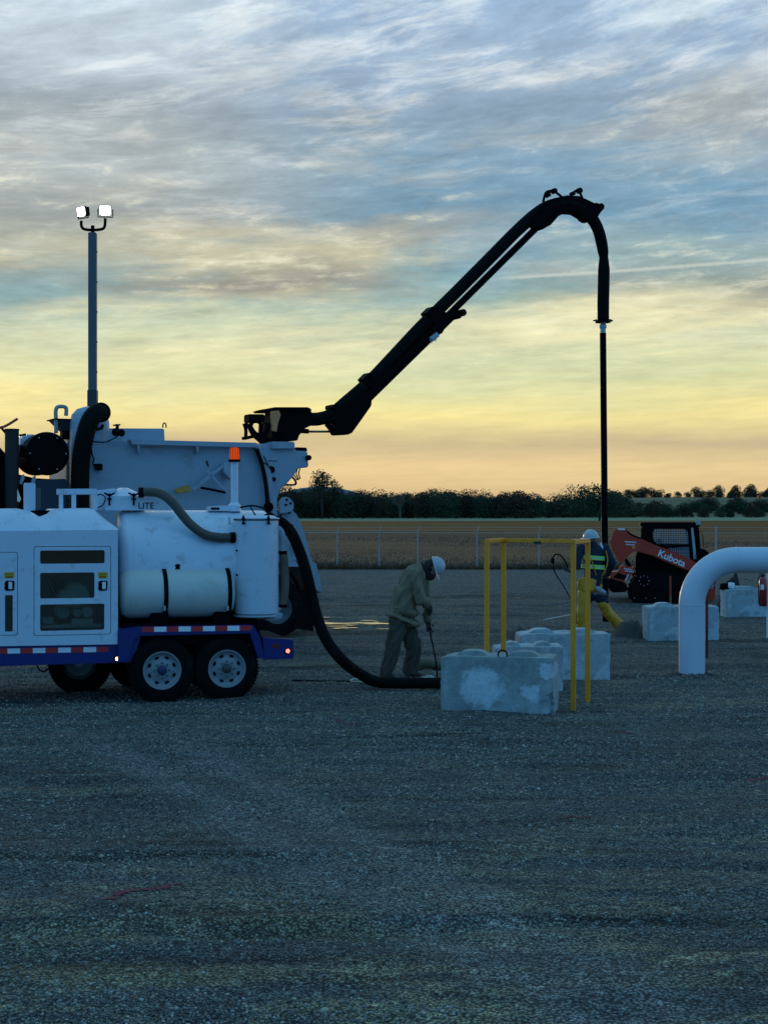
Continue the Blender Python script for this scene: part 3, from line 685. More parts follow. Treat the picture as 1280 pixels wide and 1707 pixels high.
# yellow guard frame
def guard():
    C = (pxX(955, 17.96), 17.96); Dp = (pxX(979, 18.62), 18.62); A = (pxX(811, 18.5), 18.5); B = (pxX(839, 19.14), 19.14); H = 1.955; t_ = .028
    e_ = empty('guard_frame', (A[0], A[1], 0), 0, 'yellow painted square-tube frame standing over the concrete block', 'guard frame')
    o0 = Vector((A[0], A[1], 0)); yaw = math.atan2(B[1]-A[1], B[0]-A[0])-R(90)
    rot = Matrix.Rotation(yaw, 3, 'Z')
    for (x_, y_), nm in ((C, 'post'), (Dp, 'post'), (A, 'post'), (B, 'post')):
        g = float(gh(x_, y_)); bm = bmesh.new(); obox(bm, (x_-o0.x, y_-o0.y, (H-.05+g-.05)/2), .054, .054, H-.05-g+.05, rot); mesh_from(bm, nm, YEL, e_, bev=.006)
    def beam(p, q, z, th=.056):
        p = Vector((p[0]-o0.x, p[1]-o0.y, z)); q = Vector((q[0]-o0.x, q[1]-o0.y, z)); d = q-p; bm = bmesh.new()
        rr = Matrix.Rotation(math.atan2(d.y, d.x), 3, 'Z'); obox(bm, (p+q)/2, d.length+.056, th, .05, rr); mesh_from(bm, 'rail', YEL, e_, bev=.006)
    beam(B, Dp, H-.028, .052); beam(A, B, H-.025); beam(C, Dp, H-.022)
    bm = bmesh.new(); q = Vector(Dp).lerp(Vector(B), .55); box(bm, q[0]-o0.x-.09, q[0]-o0.x+.0, q[1]-o0.y-.034, q[1]-o0.y-.027, H-.075, H-.035); mesh_from(bm, 'sticker', mat('dark_sticker', (.05,.04,.02), .5), e_)
guard()
# large white pipe that rises from the ground and turns right
def bigpipe():
    D = 21.5; r = .178; f = Fr(pxX(1152.5, D), D, R(2)); e_ = empty('pipeline_riser', (f.o.x, D, 0), R(2), 'thick white pipe rising from the gravel and bending right out of frame', 'pipe')
    zt = pxZ(912, D)-r; bend = .62; GW = mat('pipe_white', (.60,.66,.72), .42, var=.04, vscale=1.5, bump=.03, bscale=8, dirt=(.40,.42,.42,1), dscale=2.5, damt=.35, coat=.15)
    bm = bmesh.new(); lathe(bm, (0, 0, -.3), (0, 0, zt-bend), [(0, r), (1, r)], 48, False); mesh_from(bm, 'vertical_pipe', GW, e_, smooth=True)
    bm = bmesh.new(); pts = [Vector((bend-bend*math.cos(a), 0, zt-bend+bend*math.sin(a))) for a in [R(90*k/20) for k in range(21)]]
    tube_bm(bm, pts, r, 48, False); mesh_from(bm, 'elbow', GW, e_, smooth=True)
    bm = bmesh.new(); lathe(bm, (bend, 0, zt), (6, 0, zt), [(0, r), (1, r)], 48, True); mesh_from(bm, 'horizontal_pipe', GW, e_, smooth=True)
    for (a, b) in (((0, 0, zt-bend-.006), (0, 0, zt-bend+.006)), ((bend-.006, 0, zt), (bend+.006, 0, zt))):
        bm = bmesh.new(); lathe(bm, a, b, [(0, r), (.1, r+.004), (.9, r+.004), (1, r)], 48, False); mesh_from(bm, 'weld_seam', GW, e_, smooth=True)
bigpipe()
def skirt():
    D = 21.5; X0 = pxX(1152.5, D); n = 48; V_, F_ = [], []
    for j, (rr, zz) in enumerate(((.17, .055), (.22, .045), (.30, .02), (.42, -.02))):
        for i in range(n):
            a = 6.28318*i/n; k = 1+.25*float(vnoise(math.cos(a)*2+j, math.sin(a)*2, 2)); V_.append((X0+math.cos(a)*rr*k, D+math.sin(a)*rr*k, float(gh(X0, D))+zz*(1+.6*float(vnoise(math.cos(a)*3, math.sin(a)*3, 3)))))
    for j in range(3):
        for i in range(n): F_.append((j*n+i, j*n+(i+1) % n, (j+1)*n+(i+1) % n, (j+1)*n+i))
    o = link('gravel_collar', np_mesh('gravel_collar', V_, F_, 4), GRAV, smooth=True); tag(o, kind='structure')
skirt()
def stake(px, ytop, ybot, r, m1, m2, label, cat, frac=.4):
    D = F*CAMH/(ybot-HOR); X = pxX(px, D); H = (ybot-ytop)/F*D
    e_ = empty('survey_stake', (X, D, float(gh(X, D))), 0.2, label, cat); bm = bmesh.new(); box(bm, -r, r, -r*.5, r*.5, -.05, H*(1-frac)); mesh_from(bm, 'wood', m2, e_, bev=.003)
    bm = bmesh.new(); box(bm, -r-.001, r+.001, -r*.5-.001, r*.5+.001, H*(1-frac), H); mesh_from(bm, 'painted_top', m1, e_, bev=.003)
WOODM = mat('stake_wood', (.32,.17,.07), .8, var=.2, vscale=10)
stake(1117, 958, 1024, .017, RED, WOODM, 'thin wooden stake with a red top in front of the loader track', 'stake', .5)
stake(1177.5, 962, 1095, .020, mat('dark_red', (.18,.02,.02), .6), mat('dark_wood', (.09,.03,.02), .8), 'dark red stake hidden close behind the white bent pipe', 'stake', .6)
# extinguisher post at the right edge
def exting():
    D = F*CAMH/(1064-HOR); X = pxX(1279, D); e_ = empty('sign_post', (X, D, 0), 0, 'thin white steel post at the right edge of the yard', 'post')
    H = pxZ(955, D); bm = bmesh.new(); lathe(bm, (0, 0, -.1), (0, 0, H), [(0, .024), (1, .024)], 16); mesh_from(bm, 'pipe', TAPEW, e_, smooth=True)
    bm = bmesh.new(); lathe(bm, (0, 0, H), (0, 0, H+.02), [(0, .03), (.6, .03), (1, .015)], 16); mesh_from(bm, 'cap', STEEL, e_, smooth=True)
    e2 = empty('fire_extinguisher', (pxX(1270.5, D), D-.02, 0), 0, 'dark red fire extinguisher hung on the thin white post', 'fire extinguisher')
    z0 = pxZ(1010.5, D); z1 = pxZ(962, D); r = .068; DR = mat('extinguisher_red', (.30,.008,.006), .3, coat=.5)
    bm = bmesh.new(); lathe(bm, (0, 0, z0), (0, 0, z1), [(0, r*.9), (.02, r), (.88, r), (.94, r*.85), (.98, r*.45), (1, r*.35)], 24); mesh_from(bm, 'cylinder', DR, e2, smooth=True)
    bm = bmesh.new(); box(bm, -.015, .015, -.015, .015, z1-.01, z1+.05); box(bm, -.07, .03, -.008, .008, z1+.03, z1+.042); box(bm, -.07, .03, -.008, .008, z1+.055, z1+.065); mesh_from(bm, 'handle', BLACK, e2, bev=.003)
    bm = bmesh.new(); box(bm, -.055, .0, -r-.003, -r*.8, z0+.30, z0+.39); mesh_from(bm, 'label_sticker', TAPEW, e2)
    hose('discharge_hose', [(-.02, 0, z1+.02), (-.085, -.01, z1-.03), (-.082, -.02, z0+.2), (-.075, -.02, z0+.03)], .009, RUBBER, e2, seg=8)
exting()
def rag():
    D = F*CAMH/(1029-HOR)+.2; c = W(1219, 977, D); bm = bmesh.new()
    bmesh.ops.create_icosphere(bm, subdivisions=3, radius=.09)
    for v in bm.verts: v.co += v.normal*(vnoise(v.co.x+v.co.y, v.co.z, 18)*.09); v.co.z *= .8
    o = mesh_from(bm, 'rag', TAPEW, None, smooth=True); o.location = c; tag(o, 'crumpled white rag lying on the farthest concrete block', 'rag')
    bm = bmesh.new(); bmesh.ops.create_icosphere(bm, subdivisions=3, radius=.12)
    for v in bm.verts: v.co += v.normal*(vnoise(v.co.x+v.co.y, v.co.z, 12)*.10); v.co.z *= .7; v.co.x *= 1.7
    o = mesh_from(bm, 'work_jacket', BLACK, None, smooth=True); o.location = W(1212, 979, D+.15); tag(o, 'dark bundled jacket under the white rag on the far concrete block', 'jacket')
rag()
# dirt mounds
def mound(px0, px1, ytop, ybot, dep, label, seed, m=DIRT, name='dirt_pile'):
    D = F*CAMH/(ybot-HOR)+dep/2; x0, x1 = pxX(px0, D), pxX(px1, D); H = (ybot-ytop)/F*D*1.0; nx, ny = 60, 40
    X, Y = np.meshgrid(np.linspace(-1, 1, nx), np.linspace(-1, 1, ny)); rr = np.sqrt((X*1.0)**2+Y**2)
    env = np.clip(1-rr**1.7, 0, 1)
    wx = (x1-x0)/2
    Z = env*H*(1+.9*vnoise(X*3+seed, Y, 1.1)+.4*vnoise(X*1.5+seed, Y, 2.9)+.10*vnoise(X+seed, Y, 6))-.04
    V = np.stack([(X*wx).ravel(), (Y*dep/2).ravel(), Z.ravel()], 1); i = np.arange((nx-1)*(ny-1)); r = i//(nx-1); c = i % (nx-1); a = r*nx+c
    o = link(name, np_mesh(name, V, np.stack([a, a+1, a+nx+1, a+nx], 1), 4), m, smooth=False); o.location = ((x0+x1)/2, D, float(gh((x0+x1)/2, D))); tag(o, label, 'dirt pile'); return o
mound(812, 905, 1043, 1066, 1.4, 'low dark mound of dug earth seen between the yellow posts', 1)
mound(1020, 1082, 1036, 1064, 1.2, 'dark heap of wet earth by the second worker striding foot', 6)
mound(1192, 1250, 962, 1022, 1.4, 'black soil heap between the two far concrete blocks', 9, mat('black_soil', (.02,.02,.018), 1.0, var=.3, vscale=9, bump=.9, bscale=25))
mound(905, 985, 1046, 1062, 1.0, 'low spoil bank left of the second worker legs', 12)
mound(690, 735, 1126, 1133, .5, 'small pile of rubble in front of the stooping worker', 15, CONC2)
# rolled mat and cords on the ground near the stooping worker
def sandbag():
    D = F*CAMH/(1118-HOR); o = hose('rolled_sack', [W(697, 1111, D), W(706, 1106, D), W(722, 1107, D+.1), W(738, 1113, D+.15)], .075, mat('sack', (.13,.12,.075), .9, var=.3, vscale=12, bump=.5), None, seg=14, rib=.04, pitch=.06)
    tag(o, 'olive rolled sack on the gravel behind the rod tip', 'sack')
sandbag()
def gpt(px, py, lift=0.0):
    D = F*CAMH/(py-HOR); X = pxX(px, D); return Vector((X, D, float(gh(X, D))+lift))
o = hose('cord', [gpt(628, 1143, .02), gpt(600, 1141, .015), gpt(584, 1137, .015), gpt(590, 1133, .012), gpt(606, 1135, .012)], .011, mat('pale_cord', (.62,.60,.48), .7), None, seg=8)
tag(o, 'short pale cord looped beside the black hose on the gravel', 'cord')
o = hose('cord', [gpt(488, 1134, .012), gpt(530, 1137, .012), gpt(565, 1136, .012), gpt(600, 1139, .012)], .012, BLACK, None, seg=8)
tag(o, 'thin black cord running along the gravel from behind the trailer wheel', 'cord')
o = hose('lance', [gpt(905, 1062, .33), gpt(950, 1050, .30)], .013, mat('pale_lance', (.5,.5,.45), .5), None, seg=8)
tag(o, 'short pale lance resting on the spoil behind the yellow frame', 'lance')
# red paint marks sprayed on the gravel
def paint(p0, p1, wd0, label, seed):
    a, b = gpt(*p0), gpt(*p1); d = (b-a); n = 60; pr_ = Vector((-d.y, d.x, 0)).normalized(); r = random.Random(seed); P = []
    for i in range(n+1):
        t = i/n; c = a+d*t; wv_ = wd0*math.sin(math.pi*min(1, max(0, t)))**.4*(.5+r.random()*.8)
        off = float(vnoise(np.array(t*3+seed), np.array(0.0), 2))*.12
        for s in (-1, 1):
            q = c+pr_*(s*wv_+off); P.append((q.x, q.y, float(gh(q.x, q.y))+.007))
    f = [(2*i, 2*i+1, 2*i+3, 2*i+2) for i in range(n) if r.random() > .12]
    m = MATS.get('spray_red') or mat('spray_red', (.17,.025,.035), .9, var=.5, vscale=30)
    o = link('paint_mark', np_mesh('paint_mark', P, f, 4), m); tag(o, label, 'paint mark', 'red marking paint on the gravel'); o['kind'] = 'structure' if False else None
    del o['kind']
paint((165, 1506), (300, 1478), .045, 'longest red sprayed line, on the gravel in the left foreground', 1)
paint((552, 1203), (602, 1210), .03, 'short red sprayed mark on the gravel below the suction hose end', 2)
paint((1008, 1222), (1062, 1226), .025, 'short red sprayed line right of the yellow post feet', 3)
paint((925, 1362), (985, 1356), .018, 'faint red sprayed line in the middle of the right foreground', 4)
paint((1205, 1302), (1290, 1295), .05, 'dark red sprayed line at the right edge of the gravel', 5)
# ---------------------------------------------------------------- fence
def fence():
    e_ = empty('chain_link_fence', (0, 61, 0), 0, 'pale chain-link fence with thin posts between the gravel and the dry field', 'fence')
    D = 60.6-61; PM = mat('fence_post', (.38,.36,.31), .6, var=.1)
    xs = [(-13.2)]; 
    posts = [330, 400, 470, 562, 632, 696, 795, 898, 1003, 1098, 1193, 1290, 1390, -60, 20, 100, 180, 255, 1490, 1590]
    for px in posts:
        X = pxX(px, 60.6); big = px == 1193
        bm = bmesh.new(); r = .045 if big else .032; zt = pxZ(877, 60.6) if big else pxZ(888, 60.6)
        lathe(bm, (X, D, -.3), (X, D, zt), [(0, r), (1, r)], 10)
        if not big: tube_bm(bm, [(X, D, zt), (X+.03, D-.0, zt+.12), (X+.08, D+.12, zt+.25)], [.02, .016, .012], 6)
        mesh_from(bm, 'post', PM, e_, smooth=True)
    zt = pxZ(888, 60.6)
    bm = bmesh.new(); lathe(bm, (-20, D, zt), (pxX(700, 60.6), D, zt), [(0, .022), (1, .022)], 8); lathe(bm, (pxX(700, 60.6), D, zt), (25, D, zt), [(0, .010), (1, .010)], 8); mesh_from(bm, 'top_rail', PM, e_)
    bm = bmesh.new()
    for k in (.10, .2): lathe(bm, (-20, D+k*.5, zt+k), (25, D+k*.5, zt+k), [(0, .006), (1, .006)], 5)
    mesh_from(bm, 'barbed_wire', STEEL, e_)
    # woven wire: real thin diagonal strands
    bm = bmesh.new(); H = zt-.02
    for i in range(-10, 340):
        x0 = -20+i*.133
        for s in (-1, 1):
            xa, xb = (x0, x0+H) if s > 0 else (x0+H, x0)
            vs = [bm.verts.new((xa-.004, D, 0.02)), bm.verts.new((xa+.004, D, 0.02)), bm.verts.new((xb+.004, D, H)), bm.verts.new((xb-.004, D, H))]; bm.faces.new(vs)
    finish(bm, 'wire_mesh', STEEL, e_)
fence()
# ---------------------------------------------------------------- floodlight mast behind the truck
def flood():
    D = 30.0; f = Fr(pxX(155, D), D, 0); e_ = empty('floodlight_mast', (f.o.x, D, 0), 0, 'tall dark square mast with two lit floodlights behind the truck', 'floodlight mast')
    at = lambda px, py, w=0.: f.at(px, py, w)
    GM = mat('mast_grey', (.10,.12,.13), .5, var=.15)
    zt = at(155, 388).z; bm = bmesh.new(); box(bm, -.075, .075, -.075, .075, -.1, zt); mesh_from(bm, 'mast', GM, e_, bev=.012)
    bm = bmesh.new(); box(bm, -.09, .09, -.09, .09, -.1, at(155, 650).z); mesh_from(bm, 'base_section', mat('mast_dark', (.04,.045,.05), .5), e_, bev=.012)
    bm = bmesh.new()
    for py in (420, 470, 520, 570, 620): box(bm, .0755, .092, -.02, .02, at(0, py).z-.01, at(0, py).z+.01)
    mesh_from(bm, 'cable_clip', BLACK, e_)
    bm = bmesh.new(); P = cr([at(136, 368), at(136.5, 377), at(141, 382), at(155, 383.5), at(170, 382), at(175, 377), at(176, 364)], 6)
    tube_bm(bm, P, .028, 10); tube_bm(bm, [at(155, 376), at(155, 390)], .035, 10); mesh_from(bm, 'bracket', BLACK, e_, smooth=True)
    LED = emit('lit_led', (1.0, .96, .93, 1), 14.0)
    for (px, py, rz, rx, wpx) in ((136, 353, -38, 8, 19), (176, 351, 8, 8, 23)):
        c = at(px, py); rot = (Matrix.Rotation(R(rz), 3, 'Z')@Matrix.Rotation(R(rx), 3, 'X')); s = .24
        h = empty('floodlight', c, 0); h.parent = e_; h.rotation_euler = rot.to_euler()
        bm = bmesh.new(); box(bm, -s/2, s/2, 0, .07, -s*.42, s*.42); mesh_from(bm, 'housing', BLACK, h, bev=.02)
        bm = bmesh.new(); ext(bm, rrect(-s/2+.016, -s*.42+.016, s/2-.016, s*.42-.016, .03), -.006, -.001); mesh_from(bm, 'lamp_face', LED, h)
        bm = bmesh.new(); box(bm, -s/2-.03, -s/2-.012, .02, .05, -s*.45, .03); box(bm, s/2+.012, s/2+.03, .02, .05, -s*.45, .03); box(bm, -s/2-.03, s/2+.03, .02, .05, -s*.55, -s*.47); mesh_from(bm, 'yoke', BLACK, h, bev=.004)
        bm = bmesh.new()
        for k in range(7): box(bm, -s*.4+k*s*.13, -s*.4+k*s*.13+.012, .07, .12, -s*.35, s*.35)
        mesh_from(bm, 'heat_sink', BLACK, h)
flood()
# ================================================================== PEOPLE
SKIN = mat('skin', (.33,.19,.13), .55, var=.08)
COAT = mat('tan_canvas', (.215,.172,.10), .9, var=.22, vscale=5, bump=.35, bscale=70, dirt=(.14,.13,.10,1), damt=.5)
PANTS = mat('olive_trousers', (.075,.066,.042), .9, var=.25, vscale=8, bump=.35, bscale=60, dirt=(.16,.14,.10,1), damt=.35)
NAVY = mat('navy_jacket', (.012,.016,.035), .8, var=.2, vscale=8, bump=.3)
BIB = mat('yellow_waterproofs', (.66,.30,.010), .55, var=.12, vscale=8, bump=.2, dirt=(.30,.19,.05,1), damt=.45)
HATM = mat('hard_hat', (.46,.48,.50), .35, var=.08, coat=.3, dirt=(.30,.28,.24,1), dscale=9, damt=.5); HOOD = mat('dark_hood', (.035,.02,.02), .95, var=.2)
GLOVE = mat('glove', (.05,.04,.035), .9, var=.2); BOOT = mat('work_boot', (.06,.04,.03), .8, var=.2)
HIVIS = mat('hivis_tape', (.42,.95,.12), .45); SILVER = mat('silver_tape', (.62,.66,.64), .35)
def hand_segs(wrist, d, side, curl=0.9, r=.011):
    """palm, four unequal bent fingers and a thumb; d = pointing direction, side = direction from little finger to thumb"""
    w_ = Vector(wrist); d = Vector(d).normalized(); s = Vector(side).normalized(); n = d.cross(s).normalized(); out = []
    pc = w_+d*.045; out.append((w_, .022, w_+d*.075+s*.018, .021)); out.append((w_, .022, w_+d*.072-s*.022, .018)); out.append((w_+d*.03+s*.02, .02, w_+d*.07, .02))
    for k, L in enumerate((.078, .086, .080, .062)):
        b = w_+d*.082+s*(.030-.020*k); a = d.copy(); p = b
        for j in range(3):
            ang = curl*(.55+.35*j); a = (d*math.cos(ang)+n*math.sin(ang)).normalized(); q = p+a*L*(.42 if j == 0 else .32 if j == 1 else .26)
            out.append((p, r*(1-.1*j), q, r*(.92-.1*j))); p = q
    tb = w_+d*.022+s*.030; q = tb+(d*.45+s*.75+n*.25).normalized()*.034; q2 = q+(d*.75+s*.15+n*.6*curl).normalized()*.030
    out += [(tb, .013, q, .0115), (q, .0115, q2, .010)]
    return out
def hat(parent, c, axis, fwd, s=1.0):
    """hard hat: dome with ridge, rim and front peak; axis = up of the hat, fwd = towards the peak"""
    up = Vector(axis).normalized(); fw = Vector(fwd); fw = (fw-up*fw.dot(up)).normalized(); rt = fw.cross(up)
    M = Matrix((rt, fw, up)).transposed().to_4x4(); M.translation = Vector(c); h = empty('hard_hat', (0, 0, 0)); h.parent = parent
    bm = bmesh.new(); nu, nv = 36, 12; rings = []
    for j in range(nv+1):
        a = R(90)*j/nv; ring = []
        for i in range(nu):
            t = 6.28318*i/nu; cx, cy = math.sin(t), math.cos(t); rr = math.cos(a)
            zz = math.sin(a)*.125*s; ridge = .012*s*math.exp(-(cx*rr/.22)**2)*(math.sin(a)**.7 if j else 0)
            v = Vector((cx*rr*.118*s, cy*rr*.142*s, zz+ridge)); ring.append(bm.verts.new(M@v))
        rings.append(ring)
    for j in range(nv):
        for i in range(nu): bm.faces.new((rings[j][i], rings[j][(i+1) % nu], rings[j+1][(i+1) % nu], rings[j+1][i]))
    bmesh.ops.remove_doubles(bm, verts=bm.verts[:], dist=.0005)
    mesh_from(bm, 'shell', HATM, h, smooth=True)
    bm = bmesh.new(); A, B, C_, D_ = [], [], [], []
    for i in range(nu):
        t = 6.28318*i/nu; cx, cy = math.sin(t), math.cos(t); pk = .055*max(0, cy)**2+.014
        for L, (ra, rb, z_) in ((A, (.116, .140, .004)), (B, (.118+pk, .142+pk, -.006-.010*max(0, cy))), (C_, (.118+pk, .142+pk, -.011-.010*max(0, cy))), (D_, (.112, .136, -.003))):
            L.append(bm.verts.new(M@Vector((cx*ra*s, cy*rb*s, z_*s))))
    for P, Q in ((A, B), (B, C_), (C_, D_), (D_, A)):
        for i in range(nu): bm.faces.new((P[i], P[(i+1) % nu], Q[(i+1) % nu], Q[i]))
    mesh_from(bm, 'brim', HATM, h, smooth=True); return h, M
def head_segs(c, up, fw):
    c = Vector(c); up = Vector(up).normalized(); fw = Vector(fw); fw = (fw-up*fw.dot(up)).normalized(); rt = fw.cross(up)
    return [(c+up*.03-fw*.015, .095, c+up*.02+fw*.02, .088), (c, .085, c-up*.075+fw*.035, .055), (c-up*.08+fw*.055, .030, c-up*.07+fw*.04, .045),
            (c-up*.005+fw*.098, .010, c-up*.035+fw*.118, .014), (c-up*.065+fw*.088, .016, c-up*.075+fw*.086, .014),
            (c+rt*.085-up*.01, (.012, .02, .03), c+rt*.085-up*.03, .012), (c-rt*.085-up*.01, (.012, .02, .03), c-rt*.085-up*.03, .012)]
# ---- stooping worker
def worker1():
    D = 21.3; f = Fr(pxX(665, D), D, 0); gz = float(gh(f.o.x, D)); e_ = empty('person', (f.o.x, D, gz), 0, 'stooping person in tan canvas coat and white hard hat pushing a thin rod into gravel', 'person')
    def q(px, py, y=0.0): v = f.at(px, py, 0); return Vector((v.x, y, max(v.z-0.0, 0)))
    hipN, hipF = q(664, 1036, -.09), q(672, 1036, .09); kN, kF = q(655, 1081, -.13), q(688, 1082, .12); aN, aF = q(643, 1121, -.14), q(683, 1122, .13)
    chest = q(688, 972, 0); belly = q(674, 1008, 0); neck = q(703, 948, 0); hd = q(716, 947, 0)
    up = (Vector((.80, 0, -.12))).normalized(); fw = Vector((.1, -.10, -1))
    shN, shF = q(692, 957, -.17), q(698, 957, .17); elN, elF = q(703, 1003, -.19), q(713, 1003, .17); haN, haF = q(713, 1008, -.02), q(713, 1040, .10)
    elN = q(701, 1000, -.23); 
    segs = [(hipN, .10, kN, .065), (kN, .062, aN, .045), (hipF, .10, kF, .065), (kF, .062, aF, .045), (hipN, .11, hipF, .11),
            (q(668, 1030), (.13, .16, .12), belly, (.12, .155, .12)), (belly, (.12, .155, .12), chest, (.125, .175, .13)), (chest, (.12, .17, .12), (shN+shF)/2, (.09, .15, .09)),
            ((shN+shF)/2, .06, neck+Vector((.03, 0, 0)), .055), (neck, .055, hd, .055), (shN, .065, elN, .045), (elN, .043, haN, .028), (shF, .065, elF, .045), (elF, .043, haF, .028),
            (aN, .045, q(640, 1129, -.15), .04), (aF, .045, q(694, 1129, .12), .04)]
    segs += head_segs(hd+up*.03, up, fw)
    segs += hand_segs(haN, (.35, .25, -.9), (.6, -.6, .1), .9); segs += hand_segs(haF, (.25, -.1, -1), (.9, .2, .1), .9)
    hullmesh('body', segs, SKIN, e_, voxel=.0085, smooth_it=2)
    # clothes
    ct = [(q(669, 1018), (.19, .225, .10), q(682, 985), (.175, .22, .12)), (q(682, 985), (.175, .22, .13), q(691, 958), (.15, .21, .12)), (q(690, 958, -.13), .085, q(690, 958, .13), .085),
          (q(694, 950), (.10, .15, .07), q(705, 948), (.055, .08, .085)),
          (q(652, 1024, -.02), (.085, .215, .05), q(689, 1040, -.02), (.085, .20, .05)), (q(660, 1012), (.10, .215, .06), q(687, 1022), (.09, .215, .07)), (q(668, 985), (.09, .19, .08), q(655, 1020), (.08, .20, .05)),
          (shN, .088, elN, .072), (elN, .070, q(711, 1006, -.06), .050), (shF, .088, elF, .070), (elF, .066, q(713, 1034, .10), .052)]
    hullmesh('coat', ct, COAT, e_, voxel=.011, wr=.05, wsc=10, smooth_it=2)
    hullmesh('collar', [(q(706, 936), (.03, .07, .03), q(712, 962), (.03, .07, .03))], COAT, e_, voxel=.01)
    pt = [(hipN, .14, kN, .118), (kN, .116, aN, .100), (hipF, .14, kF, .112), (kF, .11, aF, .100), (q(668, 1026, -.06), .13, q(668, 1026, .06), .13), (aN, .088, q(641, 1126, -.14), .085), (aF, .088, q(682, 1126, .13), .088)]
    hullmesh('trousers', pt, PANTS, e_, voxel=.012, wr=.07, wsc=9, smooth_it=2)
    for a, t_, nm in ((q(640, 1127, -.15), q(653, 1130, -.17), 'boot'), (q(682, 1127, .12), q(698, 1131, .11), 'boot')):
        a.z = .05; t_.z = .035; hullmesh(nm, [(a, .050, t_, (.055, .045, .032)), (a, .052, a+Vector((0, 0, .09)), .055)], BOOT, e_, voxel=.011)
    hullmesh('hood', [(q(708, 948), .098, q(716, 946), .105), (q(716, 946), .108, q(724, 950), .085), (q(712, 955), .085, q(718, 962), .06)], HOOD, e_, voxel=.010, wr=.02, wsc=12)
    for hs in ((haN, (.35, .25, -.9), (.6, -.6, .1)), (haF, (.25, -.1, -1), (.9, .2, .1))): hullmesh('glove', hand_segs(hs[0], hs[1], hs[2], .95, .0135)+[(hs[0]-Vector(hs[1]).normalized()*.03, .036, hs[0], .03)], GLOVE, e_, voxel=.006, smooth_it=1)
    hat(e_, q(724, 944.5)+Vector((.02, -.02, 0)), (.93, -.15, .30), (.22, -.05, -.95), .93)
    a = q(712, 1003, .035); b = q(729, 1136, .03); b.z = -.02
    bm = bmesh.new(); tube_bm(bm, [q(713, 1010, .04)+Vector((0, 0, .05)), q(716, 1050, .06), q(727, 1105, .05), q(729, 1131, .05)+Vector((0, 0, -.02))], .010, 8)
    o = mesh_from(bm, 'probe_rod', BLACK, None, smooth=True); o.location = e_.location; tag(o, 'thin dark probe rod held upright in the stooping worker gloves', 'rod')
worker1()
